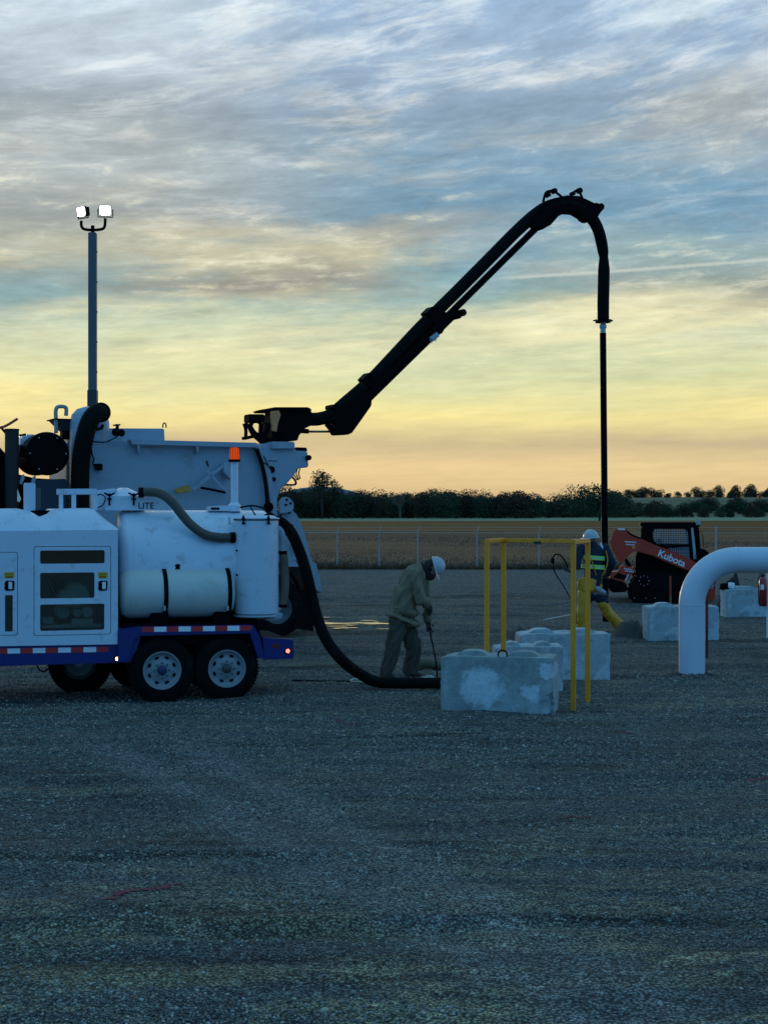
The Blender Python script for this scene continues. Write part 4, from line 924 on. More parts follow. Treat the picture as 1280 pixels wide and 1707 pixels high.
# ---- walking worker with yellow waterproofs, seen from behind
def worker2():
    D = 29.6; f = Fr(pxX(988, D), D, 0); gz = float(gh(f.o.x, D)); e_ = empty('person', (f.o.x, D, gz), 0, 'walking person in navy jacket with lime stripes, yellow waterproofs and white hard hat', 'person')
    def q(px, py, y=0.0): v = f.at(px, py, 0); return Vector((v.x, y, v.z))
    hL, hR = q(975, 988, 0), q(1001, 988, 0); kL, kR = q(969, 1020, -.12), q(1012, 1018, .05); aL, aR = q(967, 1044, -.10), q(1032, 1040, .12)
    shL, shR = q(968, 912, -.02), q(1009, 912, .05); elL, elR = q(958, 937, -.12), q(1020, 936, .0); waL, waR = q(948, 950, -.32), q(1014, 957, .22)
    hd = q(985, 896, -.02); up = Vector((-.12, -.05, 1)); fw = Vector((-.55, .8, -.3))
    segs = [(hL, .10, kL, .065), (kL, .06, aL, .045), (hR, .10, kR, .065), (kR, .06, aR, .045), (hL, .11, hR, .11), (q(988, 980), (.16, .11, .12), q(988, 935), (.15, .10, .12)),
            (q(988, 935), (.16, .11, .12), q(988, 915, .02), (.19, .11, .09)), (shL, .065, shR, .065), (q(987, 912), .055, hd-up.normalized()*.04, .055),
            (shL, .06, elL, .045), (elL, .042, waL, .028), (shR, .06, elR, .045), (elR, .042, waR, .028), (aL, .045, q(963, 1049, -.2), .04), (aR, .045, q(1038, 1046, .1), .035)]
    segs += head_segs(hd, up, fw)+hand_segs(waL, (-.5, -.2, .35), (.1, .2, .9), .9)+hand_segs(waR, (-.1, .5, -.6), (-.6, -.3, .3), .9)
    hullmesh('body', segs, SKIN, e_, voxel=.0085, smooth_it=2)
    jk = [(q(988, 975), (.185, .15, .10), q(988, 935), (.19, .15, .12)), (q(988, 935), (.19, .15, .12), q(988, 912, .02), (.235, .14, .085)), (q(987, 908), (.13, .12, .07), q(986, 902), (.08, .09, .06)),
          (shL, .098, elL, .080), (elL, .075, q(950, 949, -.28), .058), (shR, .098, elR, .080), (elR, .076, q(1015, 954, .18), .058)]
    hullmesh('jacket', jk, NAVY, e_, voxel=.012, wr=.02, wsc=8)
    for z0, nm in ((927, 'reflective_band'), (942, 'reflective_band')):
        for dz, m_, th in ((-2.1, HIVIS, .016), (2.1, HIVIS, .016), (0, SILVER, .014)):
            bm = bmesh.new(); P = []; c = q(988, z0+dz)
            for i in range(41):
                a = 6.28318*i/40; P.append((c.x+math.cos(a)*.222, math.sin(a)*.172, c.z+.03*math.cos(a)*(-.55)))
            for i in range(40):
                p_, r_ = P[i], P[i+1]; vs = [bm.verts.new((p_[0], p_[1], p_[2]-th)), bm.verts.new((r_[0], r_[1], r_[2]-th)), bm.verts.new((r_[0], r_[1], r_[2]+th)), bm.verts.new((p_[0], p_[1], p_[2]+th))]; bm.faces.new(vs)
            bmesh.ops.remove_doubles(bm, verts=bm.verts[:], dist=1e-4)
            mesh_from(bm, nm, m_, e_, smooth=True)
    yw = [(q(980, 963, -.02), (.22, .16, .05), q(978, 980, -.03), (.19, .16, .07)), (q(972, 975, -.04), .11, q(996, 975, -.02), .10)]
    hullmesh('waist_apron', yw, BIB, e_, voxel=.012, wr=.03, wsc=9)
    hullmesh('shorts', [(q(977, 990), (.13, .13, .10), q(1002, 990, .02), (.13, .13, .10)), (q(978, 994), .12, kL.lerp(hL, .6), .11), (q(1000, 994), .12, kR.lerp(hR, .6), .11)], NAVY, e_, voxel=.012, wr=.02)
    hullmesh('legging', [(q(972, 985, -.05), .118, kL, .100), (kL, .100, aL, .095), (aL, .095, q(966, 1050, -.10), .098)], BIB, e_, voxel=.012, wr=.035, wsc=8)
    hullmesh('legging', [(q(1004, 1004, .0), .105, kR, .105), (kR, .105, aR, .110)], BIB, e_, voxel=.012, wr=.035, wsc=8)
    for a, t_ in ((q(966, 1048, -.1), q(960, 1051, -.22)), (q(1034, 1044, .12), q(1040, 1049, .06))):
        a.z = .06; t_.z = .04; hullmesh('boot', [(a, .052, t_, (.055, .05, .035)), (a, .052, a+Vector((0, 0, .10)), .055)], BOOT, e_, voxel=.012)
    for (a, b, c) in ((q(975, 915, -.17), q(985, 935, -.19), q(991, 956, -.18)), (q(1008, 915, -.12), q(1010, 935, -.17), q(1001, 958, -.19))):
        hose('strap', [a, b, c], .011, BIB, e_, seg=6)
    hullmesh('white_pouch', [(q(994, 978, -.16), (.05, .03, .05), q(1003, 984, -.15), (.06, .03, .03))], WHITE2, e_, voxel=.01)
    hullmesh('neck_rag', [(q(1001, 905, -.03), (.02, .02, .05), q(1002, 913, -.04), (.03, .02, .05))], TAPEW, e_, voxel=.008, wr=.02, wsc=20)
    for hs in ((waL, (-.5, -.2, .35), (.1, .2, .9)), (waR, (-.1, .5, -.6), (-.6, -.3, .3))): hullmesh('glove', hand_segs(hs[0], hs[1], hs[2], .95, .0145)+[(hs[0]-Vector(hs[1]).normalized()*.03, .04, hs[0], .03)], GLOVE, e_, voxel=.006, smooth_it=1)
    hat(e_, hd+Vector((-.01, 0, .035)), (-.10, -.06, 1), (-.55, .8, 0), 1.13)
    sp = empty('spray_wand', e_.location, 0, 'thin curved spray wand with trailing cable held in the walking worker left hand', 'spray wand')
    y0 = -.34
    hose('wand', [q(952, 954, y0), q(944, 946, y0), q(938, 932, y0), q(930, 922, y0), q(922, 921, y0), q(917, 928, y0)], .014, BLACK, sp, seg=8)
    bm = bmesh.new(); lathe(bm, q(917, 926, y0), q(918, 936, y0), [(0, .02), (.3, .034), (1, .03)], 12); mesh_from(bm, 'nozzle', BLACK, sp, smooth=True)
    hose('cable', [q(918, 934, y0), q(921, 950, y0), q(932, 968, y0), q(944, 988, y0), q(952, 1004, y0), q(958, 1035, y0)], .011, BLACK, sp, seg=6)
worker2()
# ================================================================== WHEELS
def wheel(parent, c, r, wid, rimr=.6, side=-1, dual=False, holes=8, rimm=None, hubc=None, nuts=False):
    h = empty('wheel', c, 0); h.parent = parent; y0, y1 = (0, wid) if side < 0 else (wid, 0); rr = r*rimr
    bm = bmesh.new(); prof = [(.10, rr), (.02, rr*1.04), (.0, rr*1.20), (.01, r*.80), (.05, r*.90), (.10, r*.965), (.16, r*.995), (.3, r), (.7, r), (.84, r*.995), (.90, r*.965), (.95, r*.9), (1, r*.75), (.98, rr), (.9, rr*.98)]
    lathe(bm, (0, y0, 0), (0, y1, 0), prof, 56, False); mesh_from(bm, 'tyre', RUBBER, h, smooth=True)
    bm = bmesh.new(); n = 60
    for k in range(n):
        a = 6.28318*k/n
        for (yy, dy) in ((.18, .12), (.5, .16), (.82, .12)):
            y_ = y0+(y1-y0)*yy; M = Matrix.Rotation(-(a+(.07 if yy == .5 else 0)), 3, 'Y'); p = M@Vector((r-.003, 0, 0)); obox(bm, (p.x, y_, p.z), .012, wid*dy*1.4, r*.060, M)
    mesh_from(bm, 'tread_blocks', RUBBER, h)
    d = y1-y0; bm = bmesh.new()
    lathe(bm, (0, y0, 0), (0, y1, 0), [(.06, rr*1.03), (.02, rr*1.01), (.03, rr*.94), (.13, rr*.90), (.20, rr*.84), (.235, rr*.76), (.21, rr*.62), (.14, rr*.46), (.12, rr*.36), (.13, rr*.30), (.14, .001)], 48, False)
    rim = mesh_from(bm, 'rim', rimm or RIM, h, smooth=True)
    vm = None
    for k in range(holes if nuts else 0):
        a = 6.28318*(k+.5)/holes; M = Matrix.Rotation(-a, 3, 'Y'); y_ = y0+d*.222-(.008 if d > 0 else -.008); bm = bmesh.new()
        vs = [bm.verts.new(((lambda q_: (q_.x, y_, q_.z))(M@Vector((rr*.70+math.cos(6.28318*j/12)*rr*.075, 0, math.sin(6.28318*j/12)*rr*.125))))) for j in range(12)]
        bm.faces.new(vs); mesh_from(bm, 'vent_hole', BLACK, h)
    bm = bmesh.new(); s_ = -1 if d > 0 else 1
    lathe(bm, (0, y0+d*.14, 0), (0, y0+d*.14+s_*.055, 0), [(0, rr*.26), (.7, rr*.24), (1, rr*.14)], 20); mesh_from(bm, 'hub', hubc or STEEL, h, smooth=True)
    for k in range(8 if nuts else 0):
        a = 6.28318*k/8; p = (math.cos(a)*rr*.40, math.sin(a)*rr*.40); bm = bmesh.new(); lathe(bm, (p[0], y0+d*.125, p[1]), (p[0], y0+d*.125+s_*.028, p[1]), [(0, rr*.05), (1, rr*.042)], 6)
        mesh_from(bm, 'lug_nut', mat('lug', (.12,.12,.12), .4, .6) if 'lug' not in MATS else MATS['lug'], h)
    return h
# ================================================================== VACUUM TRAILER
def trailer():
    D = 18.8; f = Fr(pxX(272, D), D, R(16)); gz = float(gh(f.o.x, D))
    e_ = empty('vacuum_trailer', (f.o.x, D, 0), R(16), 'white tank trailer on a blue frame with a vented cabinet, nearest vehicle at left', 'trailer')
    q = lambda px, py, w=0.: f.at(px, py, w)
    def P(name, pts, w0, w1, m, parent=e_, bev=.008, wp=None):
        bm = bmesh.new(); ext(bm, f.uz(pts, w0 if wp is None else wp), w0, w1); return mesh_from(bm, name, m, parent, bev=bev)
    def L(name, a, b, prof, m, parent=e_, seg=40, cap=True):
        bm = bmesh.new(); lathe(bm, a, b, prof, seg, cap); return mesh_from(bm, name, m, parent, smooth=True)
    r = .392
    for px, hc in ((271, mat('blue_hub', (.015,.03,.09), .5)), (379, mat('dull_hub', (.06,.06,.05), .5))):
        c = q(px, 1115, 0); wheel(e_, (c.x, 0.0, r+gz-.01), r, .24, .58, hubc=hc, nuts=True)
    for px in (233, 131, 345):
        c = q(px, 1107, 1.5); wheel(e_, (c.x, 1.5 if px != 131 else 1.15, r+gz-.01), r, .24, .565, side=1)
    for px in (271, 379):
        c = q(px, 1115, 0); L('axle', (c.x, .2, r), (c.x, 1.6, r), [(0, .05), (1, .05)], BLACK)
    # frame
    P('frame_rail', [(-170, 1079), (198, 1074), (236, 1060), (222, 1104), (150, 1106.5), (-170, 1115)], .03, .11, BLUE)
    P('fender', [(197, 1104), (197, 1050), (232, 1045), (422, 1042), (433, 1060), (441, 1098), (431, 1098), (417, 1056), (330, 1058), (234, 1060), (224, 1066), (214, 1104)], -.03, .30, BLUE, bev=.006)
    P('fender_top', [(232, 1046), (422, 1043), (424, 1053), (230, 1056)], -.035, -.031, BLUE, bev=0)
    P('tail_rail', [(438, 1063), (487, 1066), (489, 1098), (440, 1100)], -.0, .10, BLUE)
    P('tail_rail', [(438, 1063), (487, 1066), (489, 1098), (440, 1100)], 1.70, 1.80, BLUE)
    P('rear_crossmember', [(486, 1067), (489, 1067), (490, 1097), (487, 1097)], .1, 1.7, BLUE)
    P('far_rail', [(-170, 1079), (440, 1070), (440, 1098), (-170, 1112)], 1.70, 1.78, BLUE, wp=0)
    P('deck', [(-170, 1068), (198, 1066), (205, 1040), (430, 1037), (436, 1064), (486, 1067), (486, 1074), (-170, 1080)], .12, 1.72, BLACK, wp=.12)
    def tape(x0, x1, ya, yb, n, w0, start):
        for k in range(n):
            a, b = x0+(x1-x0)*k/n, x0+(x1-x0)*(k+1)/n; s = (yb-ya)/(x1-x0)
            m_ = TAPER if (k+start) % 2 == 0 else TAPEW; g = 0 if m_ is TAPEW else .6
            P('reflective_tape', [(a+g, ya+s*(a-x0)), (b-g, ya+s*(b-x0)), (b-g, ya+s*(b-x0)+8.4), (a+g, ya+s*(a-x0)+8.4)], w0-.0015, w0, m_, bev=0, wp=w0)
    tape(237, 420, 1045.2, 1042.6, 9, -.0365, 0); tape(-8, 182, 1081.5, 1078.2, 9, .0285, 0)
    def lamp(px, py, w, col_, st):
        c = q(px, py, w); L('marker_lamp_body', (c.x, w, c.z), (c.x, w-.018, c.z), [(0, .042), (.6, .042), (1, .034)], BLACK, seg=20)
        em = emit('lamp_'+str(px), col_, st); bm = bmesh.new()
        for k in range(5):
            a = k*1.2566; rr = .013 if k else 0; rad = .011
            lathe(bm, (c.x+math.cos(a)*.015, w-.0185, c.z+math.sin(a)*.015), (c.x+math.cos(a)*.015, w-.024, c.z+math.sin(a)*.015), [(0, .012), (1, .009)], 10)
        mesh_from(bm, 'lit_lamp', em, e_, smooth=True)
    lamp(196, 1098, .03, (1, .55, .22, 1), 5.0); lamp(479.5, 1085, .0, (1, .10, .08, 1), 6.0)
    c = q(460, 1077); bm = bmesh.new(); 
    ext(bm, [(c.x+math.cos(a*.5236)*.06, c.z+math.sin(a*.5236)*.028) for a in range(12)], -.006, .0); mesh_from(bm, 'oval_reflector', mat('dull_red', (.14,.012,.012), .3), e_, bev=0)
    # cabinet -------------------------------------------------
    cab = empty('cabinet', (0, 0, 0)); cab.parent = e_
    uz = lambda pts, w=0.: [(lambda v: (v.x, v.z))(q(a, b, w)) for a, b in pts]
    def rr_px(x0, y0, x1, y1, rad, w=0.):
        a = q(x0, y1, w); b = q(x1, y0, w); c2 = q(x0, y0, w)
        # follow the perspective slope: build in uz from two corners
        return rrect(a.x, a.z, b.x, b.z, rad)
    wins = [rr_px(67.5, 917, 175, 940, .02), rr_px(67.5, 954, 158, 998, .02), rr_px(67.5, 1006, 174.5, 1052, .02)]
    doorb = (58, 911, 184.5, 1059); lb = (-66, 921, 29.5, 1060)
    a = q(-170, 1078); b = q(197, 884)
    outer = uz([(-170, 1080), (197, 1074), (197, 884), (-170, 886)])
    holed('side_wall', outer, [rr_px(57, 910, 185.5, 1060, .025), rr_px(-67, 920, 30.5, 1061, .025)], .015, .03, WHITE, cab)
    holed('door', rr_px(*doorb, .022), wins, .010, .03, WHITE, cab)
    holed('door', rr_px(*lb, .022), [rr_px(9, 992, 22, 1053, .01)], .010, .03, WHITE, cab)
    for wn in wins+[rr_px(9, 992, 22, 1053, .01)]:
        bm = bmesh.new(); cx = sum(p[0] for p in wn)/len(wn); cz = sum(p[1] for p in wn)/len(wn)
        ext(bm, [(cx+(p[0]-cx)*1.01, cz+(p[1]-cz)*1.02) for p in wn], .020, .023); mesh_from(bm, 'window', DGLASS, cab)
    for (x0, x1) in ((8, 25), (164, 180)):
        P('warning_label', [(x0, 954), (x1, 953.7), (x1, 964), (x0, 964.3)], -.0065, -.005, AMB, cab, bev=0)
        for yy in (956.5, 960, 962.5): P('label_line', [(x0+2, yy), (x1-3, yy), (x1-3, yy+1), (x0+2, yy+1)], -.0075, -.0065, BLACK, cab, bev=0)
        xm = (x0+x1)/2; LH = P('latch', [(x0+3, 968), (x1-1, 968), (x1, 971), (x1-1, 984), (x0+3, 985), (x0, 981), (x0+1, 976), (x0, 972)], -.016, -.005, BLACK, cab, bev=.002)
        P('handle', [(x0+7, 970), (x0+13, 970), (x0+13, 982), (x0+7, 982)], -.026, -.017, mat('chrome', (.85,.86,.86), .3, metal=.0) if 'chrome' not in MATS else MATS['chrome'], cab, bev=.003)
    P('end_wall', [(195, 1074), (197, 1074), (197, 884), (195, 884)], .032, 1.75, WHITE, cab, bev=0, wp=0)
    P('back_wall', [(-170, 1080), (197, 1074), (197, 884), (-170, 886)], 1.75, 1.78, WHITE, cab, bev=0, wp=0)
    P('floor', [(-170, 1077), (195, 1072), (195, 1069), (-170, 1073)], .032, 1.75, BLACK, cab, bev=0, wp=0)
    P('inner_bulkhead', [(-170, 1074), (195, 1070), (195, 886), (-170, 888)], .60, .63, mat('interior_grey', (.28,.29,.27), .7), cab, bev=0, wp=0)
    # roof: sloping shoulder with a scooped recess
    bot = [(-170, 885.5), (20, 885), (58, 885), (70, 885), (84, 884.5), (150, 884), (176, 884), (198, 883.5)]
    top = [(-170, 849), (28, 847.5), (50, 852), (66, 861), (79, 857), (90, 848), (148, 847), (158, 849), (172, 862), (186, 873)]
    bm = bmesh.new(); N = 60
    def samp(pl, t):
        x = pl[0][0]+(pl[-1][0]-pl[0][0])*t
        for (a, b) in zip(pl, pl[1:]):
            if a[0] <= x <= b[0]+1e-6: k = (x-a[0])/(b[0]-a[0]); return (x, a[1]+(b[1]-a[1])*k)
        return pl[-1]
    rows = []
    xs = sorted(set([t/N for t in range(N+1)]+[.5+ .005*k for k in range(60)]+[.85+.004*k for k in range(37)]))
    for t in xs:
        if t > 1: continue
        B = samp(bot, t); T = samp(top, t); vb = q(*B, 0); vt = q(T[0], T[1], .30); nt_ = 58 < T[0] < 80; v2 = Vector((vt.x, .34 if nt_ else 1.45, vt.z)); v3 = Vector((vb.x, .40 if nt_ else 1.78, vb.z)); vm = q((B[0]+T[0])/2, B[1]*.5+T[1]*.5-2, .12)
        rows.append([bm.verts.new(v) for v in (vb, vm, vt, v2, v3)])
    for a, b in zip(rows, rows[1:]):
        for k in range(4): bm.faces.new((a[k], b[k], b[k+1], a[k+1]))
    bm.faces.new(rows[-1]); bm.faces.new(rows[0][::-1])
    mesh_from(bm, 'roof', WHITE, cab, smooth=True)
    P('recess_dark_plate', [(52, 851), (84, 850.5), (84, 880), (52, 880)], .42, .44, BLACK, cab, bev=0)  # black plate painting the dark inside the roof recess
    for py in (930, 1035):
        P('hinge', [(57, py), (64, py), (64, py+12), (57, py+12)], -.004, .008, WHITE2, cab, bev=.002)
    for (px, py) in ((5, 898), (60, 896), (120, 895.5), (190, 895), (190, 940), (190, 990), (190, 1040), (190, 1064), (110, 1066), (44, 1067), (44, 900), (44, 990)):
        c = q(px, py, .015); L('rivet', (c.x, .016, c.z), (c.x, .008, c.z), [(0, .010), (.6, .009), (1, .005)], WHITE2, cab, seg=8)
    # pump and engine seen through the glass
    MG = mat('machinery_grey', (.62,.62,.56), .5, var=.25)
    eng = empty('pump', (0, 0, 0)); eng.parent = e_
    def C(px, py, rad, w0, w1): c = q(px, py, .3); L('pump_body', (c.x, w0, c.z), (c.x, w1, c.z), [(0, rad*.8), (.15, rad), (.5, rad), (.55, rad*.92), (.8, rad), (1, rad)], MG, eng, seg=28)
    C(128, 992, .16, .12, .58); C(112, 996, .12, .10, .5); C(144, 1018, .075, .08, .5); C(105, 1020, .09, .2, .55); C(128, 1020, .06, .15, .5)
    P('pump_mount', [(70, 1042), (170, 1040), (170, 1046), (70, 1048)], .12, .5, MG, eng); P('pump_mount', [(72, 1030), (90, 1030), (90, 1040), (72, 1040)], .1, .5, MG, eng); P('pump_mount', [(120, 1032), (156, 1031), (156, 1043), (120, 1044)], .1, .5, MG, eng)
    for k in range(5): hose('pump_hose', [q(76+6*k, 962, .35), q(84+7*k, 980, .3), q(90+10*k, 994, .35)], .010, BLACK, eng, seg=6)
    # main tank -----------------------------------------------
    aw = .92; a = q(196, 940, aw); b = q(452, 940, aw); zt = q(300, 850.5, aw).z; rt_ = .70; zc = zt-rt_; Lh = b.x-a.x
    L('main_tank', (a.x-.05, aw, zc), (b.x, aw, zc), [(0, .02), (.004, rt_*.45), (.015, rt_*.78), (.035, rt_*.95), (.06, rt_), (.94, rt_), (.965, rt_*.95), (.985, rt_*.78), (1, .05)], WHITE, seg=72)
    for t in (.075, .60): L('tank_seam', (a.x+Lh*t-.012, aw, zc), (a.x+Lh*t+.012, aw, zc), [(0, rt_), (.3, rt_+.004), (.7, rt_+.004), (1, rt_)], WHITE, seg=72, cap=False)
    # top rail, hatch and lettering
    P('rail_panel', [(176, 829), (286, 829), (288, 851), (176, 851)], .62, .66, WHITE, bev=.006)
    pos = q(230.5, 847.8, .62); M = Matrix.Translation((pos.x, .6165, pos.z))@Matrix.Rotation(R(90), 4, 'X'); text('lettering', 'LITE', .108, M, BLACK, e_, .001, off=.001)
    c = q(260, 839, .62); P('lettering_dot', [(261, 838), (262.5, 838), (262.5, 839.5), (261, 839.5)], .616, .6175, BLACK, bev=0)
    c = q(206, 829, .9); L('hatch', (c.x, .9, q(206, 850, .9).z), (c.x, .9, q(206, 813, .9).z), [(0, .26), (.45, .26), (.5, .29), (.62, .29), (.75, .20), (1, .05)], WHITE)
    for px in (183, 223.5):
        c = q(px, 825, .60); ht = empty('wing_nut', c, 0); ht.parent = e_; bm = bmesh.new()
        for s_ in (-1, 1): tube_bm(bm, [(0, 0, -.01), (s_*.065, 0, .025)], [.014, .010], 8)
        tube_bm(bm, [(0, 0, .02), (0, 0, -.13)], .011, 8); obox(bm, (.0, 0, -.05), .05, .04, .02); mesh_from(bm, 'screw', BLACK, ht, smooth=False)
    P('guard_rail', [(95, 815), (162, 814.5), (163, 824), (95, 825)], .55, .60, WHITE, bev=.006)
    for x0, x1 in ((99, 106), (120, 127.5), (157, 163)): P('guard_post', [(x0, 824), (x1, 824), (x1, 850), (x0, 850)], .555, .6, WHITE, bev=.004)
    P('square_post', [(41, 805), (60, 805), (60, 866), (41, 866)], .50, .64, WHITE, bev=.008)
    P('white_box', [(158, 818), (176, 816), (196, 813), (196, 850), (158, 850)], .70, 1.2, WHITE, bev=.02)
    hose('cable', [q(160, 828, .6), q(168, 824, .58), q(176, 830, .58), q(172, 842, .58), q(164, 846, .6)], .008, BLACK, e_, seg=6)
    # beacon
    c = q(391, 800, .75); L('beacon_post', (c.x, .75, q(391, 842, .75).z-.08), (c.x, .75, q(391, 769, .75).z), [(0, .085), (.12, .08), (.18, .045), (1, .045)], WHITE)
    L('beacon_base', (c.x, .75, q(391, 770, .75).z), (c.x, .75, q(391, 766, .75).z), [(0, .078), (1, .075)], BLACK)
    zz0, zz1 = q(391, 766, .75).z, q(391, 746, .75).z
    L('beacon_lens', (c.x, .75, zz0), (c.x, .75, zz1), [(0, .060), (.1, .064), (.85, .060), (1, .045)], emit('amber_lens', (1.0, .10, .005, 1), .62)); 
    bm = bmesh.new()
    for k in range(12): a_ = k*.5236; lathe(bm, (c.x+.063*math.cos(a_), .75+.063*math.sin(a_), zz0), (c.x+.060*math.cos(a_), .75+.060*math.sin(a_), zz1), [(0, .004), (1, .004)], 6)
    mesh_from(bm, 'lens_ribs', mat('dark_amber', (.35,.05,.01), .3), e_)
    # upper brown hose
    hose('transfer_hose', [q(238, 821, .55), q(252, 820, .50), q(270, 824, .42), q(288, 838, .36), q(303, 857, .32), q(320, 876, .28), q(342, 891, .25), q(366, 896, .25), q(390, 896, .3)], .057, HOSEB, e_, n=10, seg=20, rib=.022, pitch=.035)
    c = q(237, 821, .55); L('hose_clamp', (c.x-.04, .55, c.z), (c.x+.02, .55, c.z), [(0, .064), (1, .064)], BLACK); c = q(388, 896, .28); L('hose_clamp', (c.x-.03, .28, c.z), (c.x+.03, .28, c.z), [(0, .066), (1, .066)], BLACK)
    # upright cylinder at the tail
    cx = q(427.5, 950, .30); zt_ = q(428, 866, .30-.27).z; zb = q(428, 1029, .30-.27).z; rc = .277
    L('filter_vessel', (cx.x, .30, zb), (cx.x, .30, zt_), [(0, rc*.72), (.03, rc*.98), (.06, rc), (.97, rc), (1, rc)], WHITE, seg=56)
    L('vessel_lid', (cx.x, .30, zt_+.004), (cx.x, .30, zt_+.05), [(0, rc+.012), (.35, rc+.012), (.45, rc*.97), (1, rc*.85)], WHITE, seg=56)
    L('lid_gasket', (cx.x, .30, zt_-.012), (cx.x, .30, zt_+.004), [(0, rc+.008), (1, rc+.008)], BLACK, seg=56)
    L('bottom_rim', (cx.x, .30, zb-.015), (cx.x, .30, zb+.02), [(0, rc*.9), (.4, rc+.012), (1, rc+.004)], WHITE2, seg=56)
    P('drain_spout', [(455, 1024), (470, 1020), (474, 1028), (466, 1034), (440, 1034)], .10, .22, WHITE2, bev=.02)
    for k, px in enumerate((388.5, 407, 447)):
        c = q(px, 866, .04); y_ = .30-math.sqrt(max(.0001, (rc+.02)**2-(c.x-cx.x)**2)); bm = bmesh.new()
        tube_bm(bm, [(c.x, y_, zt_+.05), (c.x, y_-.012, zt_-.05)], .012, 8); tube_bm(bm, [(c.x-.022, y_-.012, zt_-.05), (c.x+.022, y_-.012, zt_-.05)], .011, 8); obox(bm, (c.x, y_, zt_+.01), .035, .03, .03); mesh_from(bm, 'lid_clamp', BLACK if k else WHITE, e_)
    for i, (px, py) in enumerate(((388, 917), (388, 957))):
        c = q(px, py, .3); L('bolt', (c.x-.0, .03, c.z), (c.x, .0, c.z), [(0, .014), (1, .012)], BLACK, seg=8)
    hose('vent_elbow', [q(462, 880, .3), q(469, 888, .3), q(471, 903, .3), q(471, 921, .3)], .045, WHITE2, e_, seg=16)
    hose('drain_hose', [q(472, 918, .3), q(474, 945, .3), q(475, 980, .3), q(471, 1012, .3)], .054, mat('tan_hose', (.16,.11,.075), .6, var=.2, dirt=(.05,.04,.03,1)), e_, seg=16)
    for y_ in (921, 1010): c = q(471, y_, .3); L('hose_clamp', (c.x, .3, c.z+.02), (c.x, .3, c.z-.02), [(0, .06), (1, .06)], BLACK)
    # cable clutter on the tank top
    hose('cable', [q(400, 846, .6), q(420, 843, .55), q(436, 846, .5), q(444, 850, .45)], .012, BLACK, e_, seg=6); hose('cable', [q(418, 845, .5), q(424, 856, .4), q(430, 864, .35)], .009, BLACK, e_, seg=6)
    hose('cable', [q(436, 863, .3), q(450, 856, .2), q(462, 862, .2), q(470, 858, .3)], .014, BLACK, e_, seg=8)
    P('tank_top_plate', [(348, 845), (368, 843), (384, 843), (384, 852), (348, 852)], .7, .9, WHITE, bev=.004)
    P('dark_hatch', [(352, 846), (366, 846), (366, 849.5), (352, 849.5)], .69, .70, BLACK, bev=0)
    # plastic saddle tank
    zc_ = q(290, 990.5, .30-.3).z; a = q(199, 990, .30); b = q(389, 990, .30); rp = .303
    L('water_tank', (a.x, .30, zc_), (b.x, .30, zc_), [(0, .02), (.004, rp*.55), (.02, rp*.80), (.05, rp*.94), (.09, rp), (.35, rp), (.36, rp*.985), (.40, rp*.985), (.41, rp), (.91, rp), (.95, rp*.94), (.98, rp*.80), (.996, rp*.55), (1, .02)], PLAST, seg=56)
    for px in (272, 377):
        c = q(px, 990, .30); L('strap', (c.x-.026, .30, zc_), (c.x+.026, .30, zc_), [(0, rp+.001), (.02, rp+.008), (.98, rp+.008), (1, rp+.001)], BLACK, seg=56, cap=False)
        P('saddle', [(px-20, 1017), (px+10, 1015), (px+8, 1040), (px-22, 1041)], .10, .55, BLACK, bev=.006, wp=.10)
        c = q(px+3, 1014, -.0); bm = bmesh.new(); obox(bm, (c.x, .02, c.z), .03, .04, .06); mesh_from(bm, 'strap_buckle', STEEL, e_, bev=.004)
    c = q(295, 950, .30); L('filler_cap', (c.x, .30, zc_+rp-.01), (c.x, .30, zc_+rp+.06), [(0, .085), (.6, .085), (.65, .09), (1, .075)], BLACK, seg=28)
    hose('cap_tether', [q(300, 944, .25), q(302, 934, .25), q(308, 929, .25), q(312, 934, .25), q(310, 943, .25)], .0045, BLACK, e_, seg=6)
    hose('under_cable', [q(62, 1108, .05), q(66, 1116, .05), q(74, 1119, .05), q(84, 1113, .05)], .010, BLACK, e_, seg=6)
    # tank cradles hide daylight under the tank
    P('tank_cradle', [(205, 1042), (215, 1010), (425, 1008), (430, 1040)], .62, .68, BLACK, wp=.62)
    return f
TF = trailer()
# suction hose from the trailer tail down to the ground
def suction():
    q = lambda px, py, w: TF.o+TF.u*TF.at(px, py, w).x+TF.w*w+Vector((0, 0, TF.at(px, py, w).z))
    def g(px, py): v = gpt(px, py, 0); return v
    r = .072
    P = [q(462, 869, .38), q(470, 872, .36), q(486, 889, .35), q(499, 918, .35), q(510, 952, .35), q(519, 990, .35), q(529, 1030, .32), q(545, 1068, .25), q(570, 1100, .15)]
    D2 = 20.15
    P += [W(598, 1122, D2), W(625, 1136, D2), Vector((pxX(655, D2-.1), D2-.1, .075)), Vector((pxX(695, D2-.1), D2-.1, .072)), Vector((pxX(738, D2-.1), D2-.1, .072)), Vector((pxX(775, D2-.15), D2-.15, .07))]
    o = hose('suction_hose', P, r, RUBBER, None, n=10, seg=22, rib=.02, pitch=.05)
    tag(o, 'thick black suction hose drooping from the trailer tail down onto the gravel', 'hose')
suction()
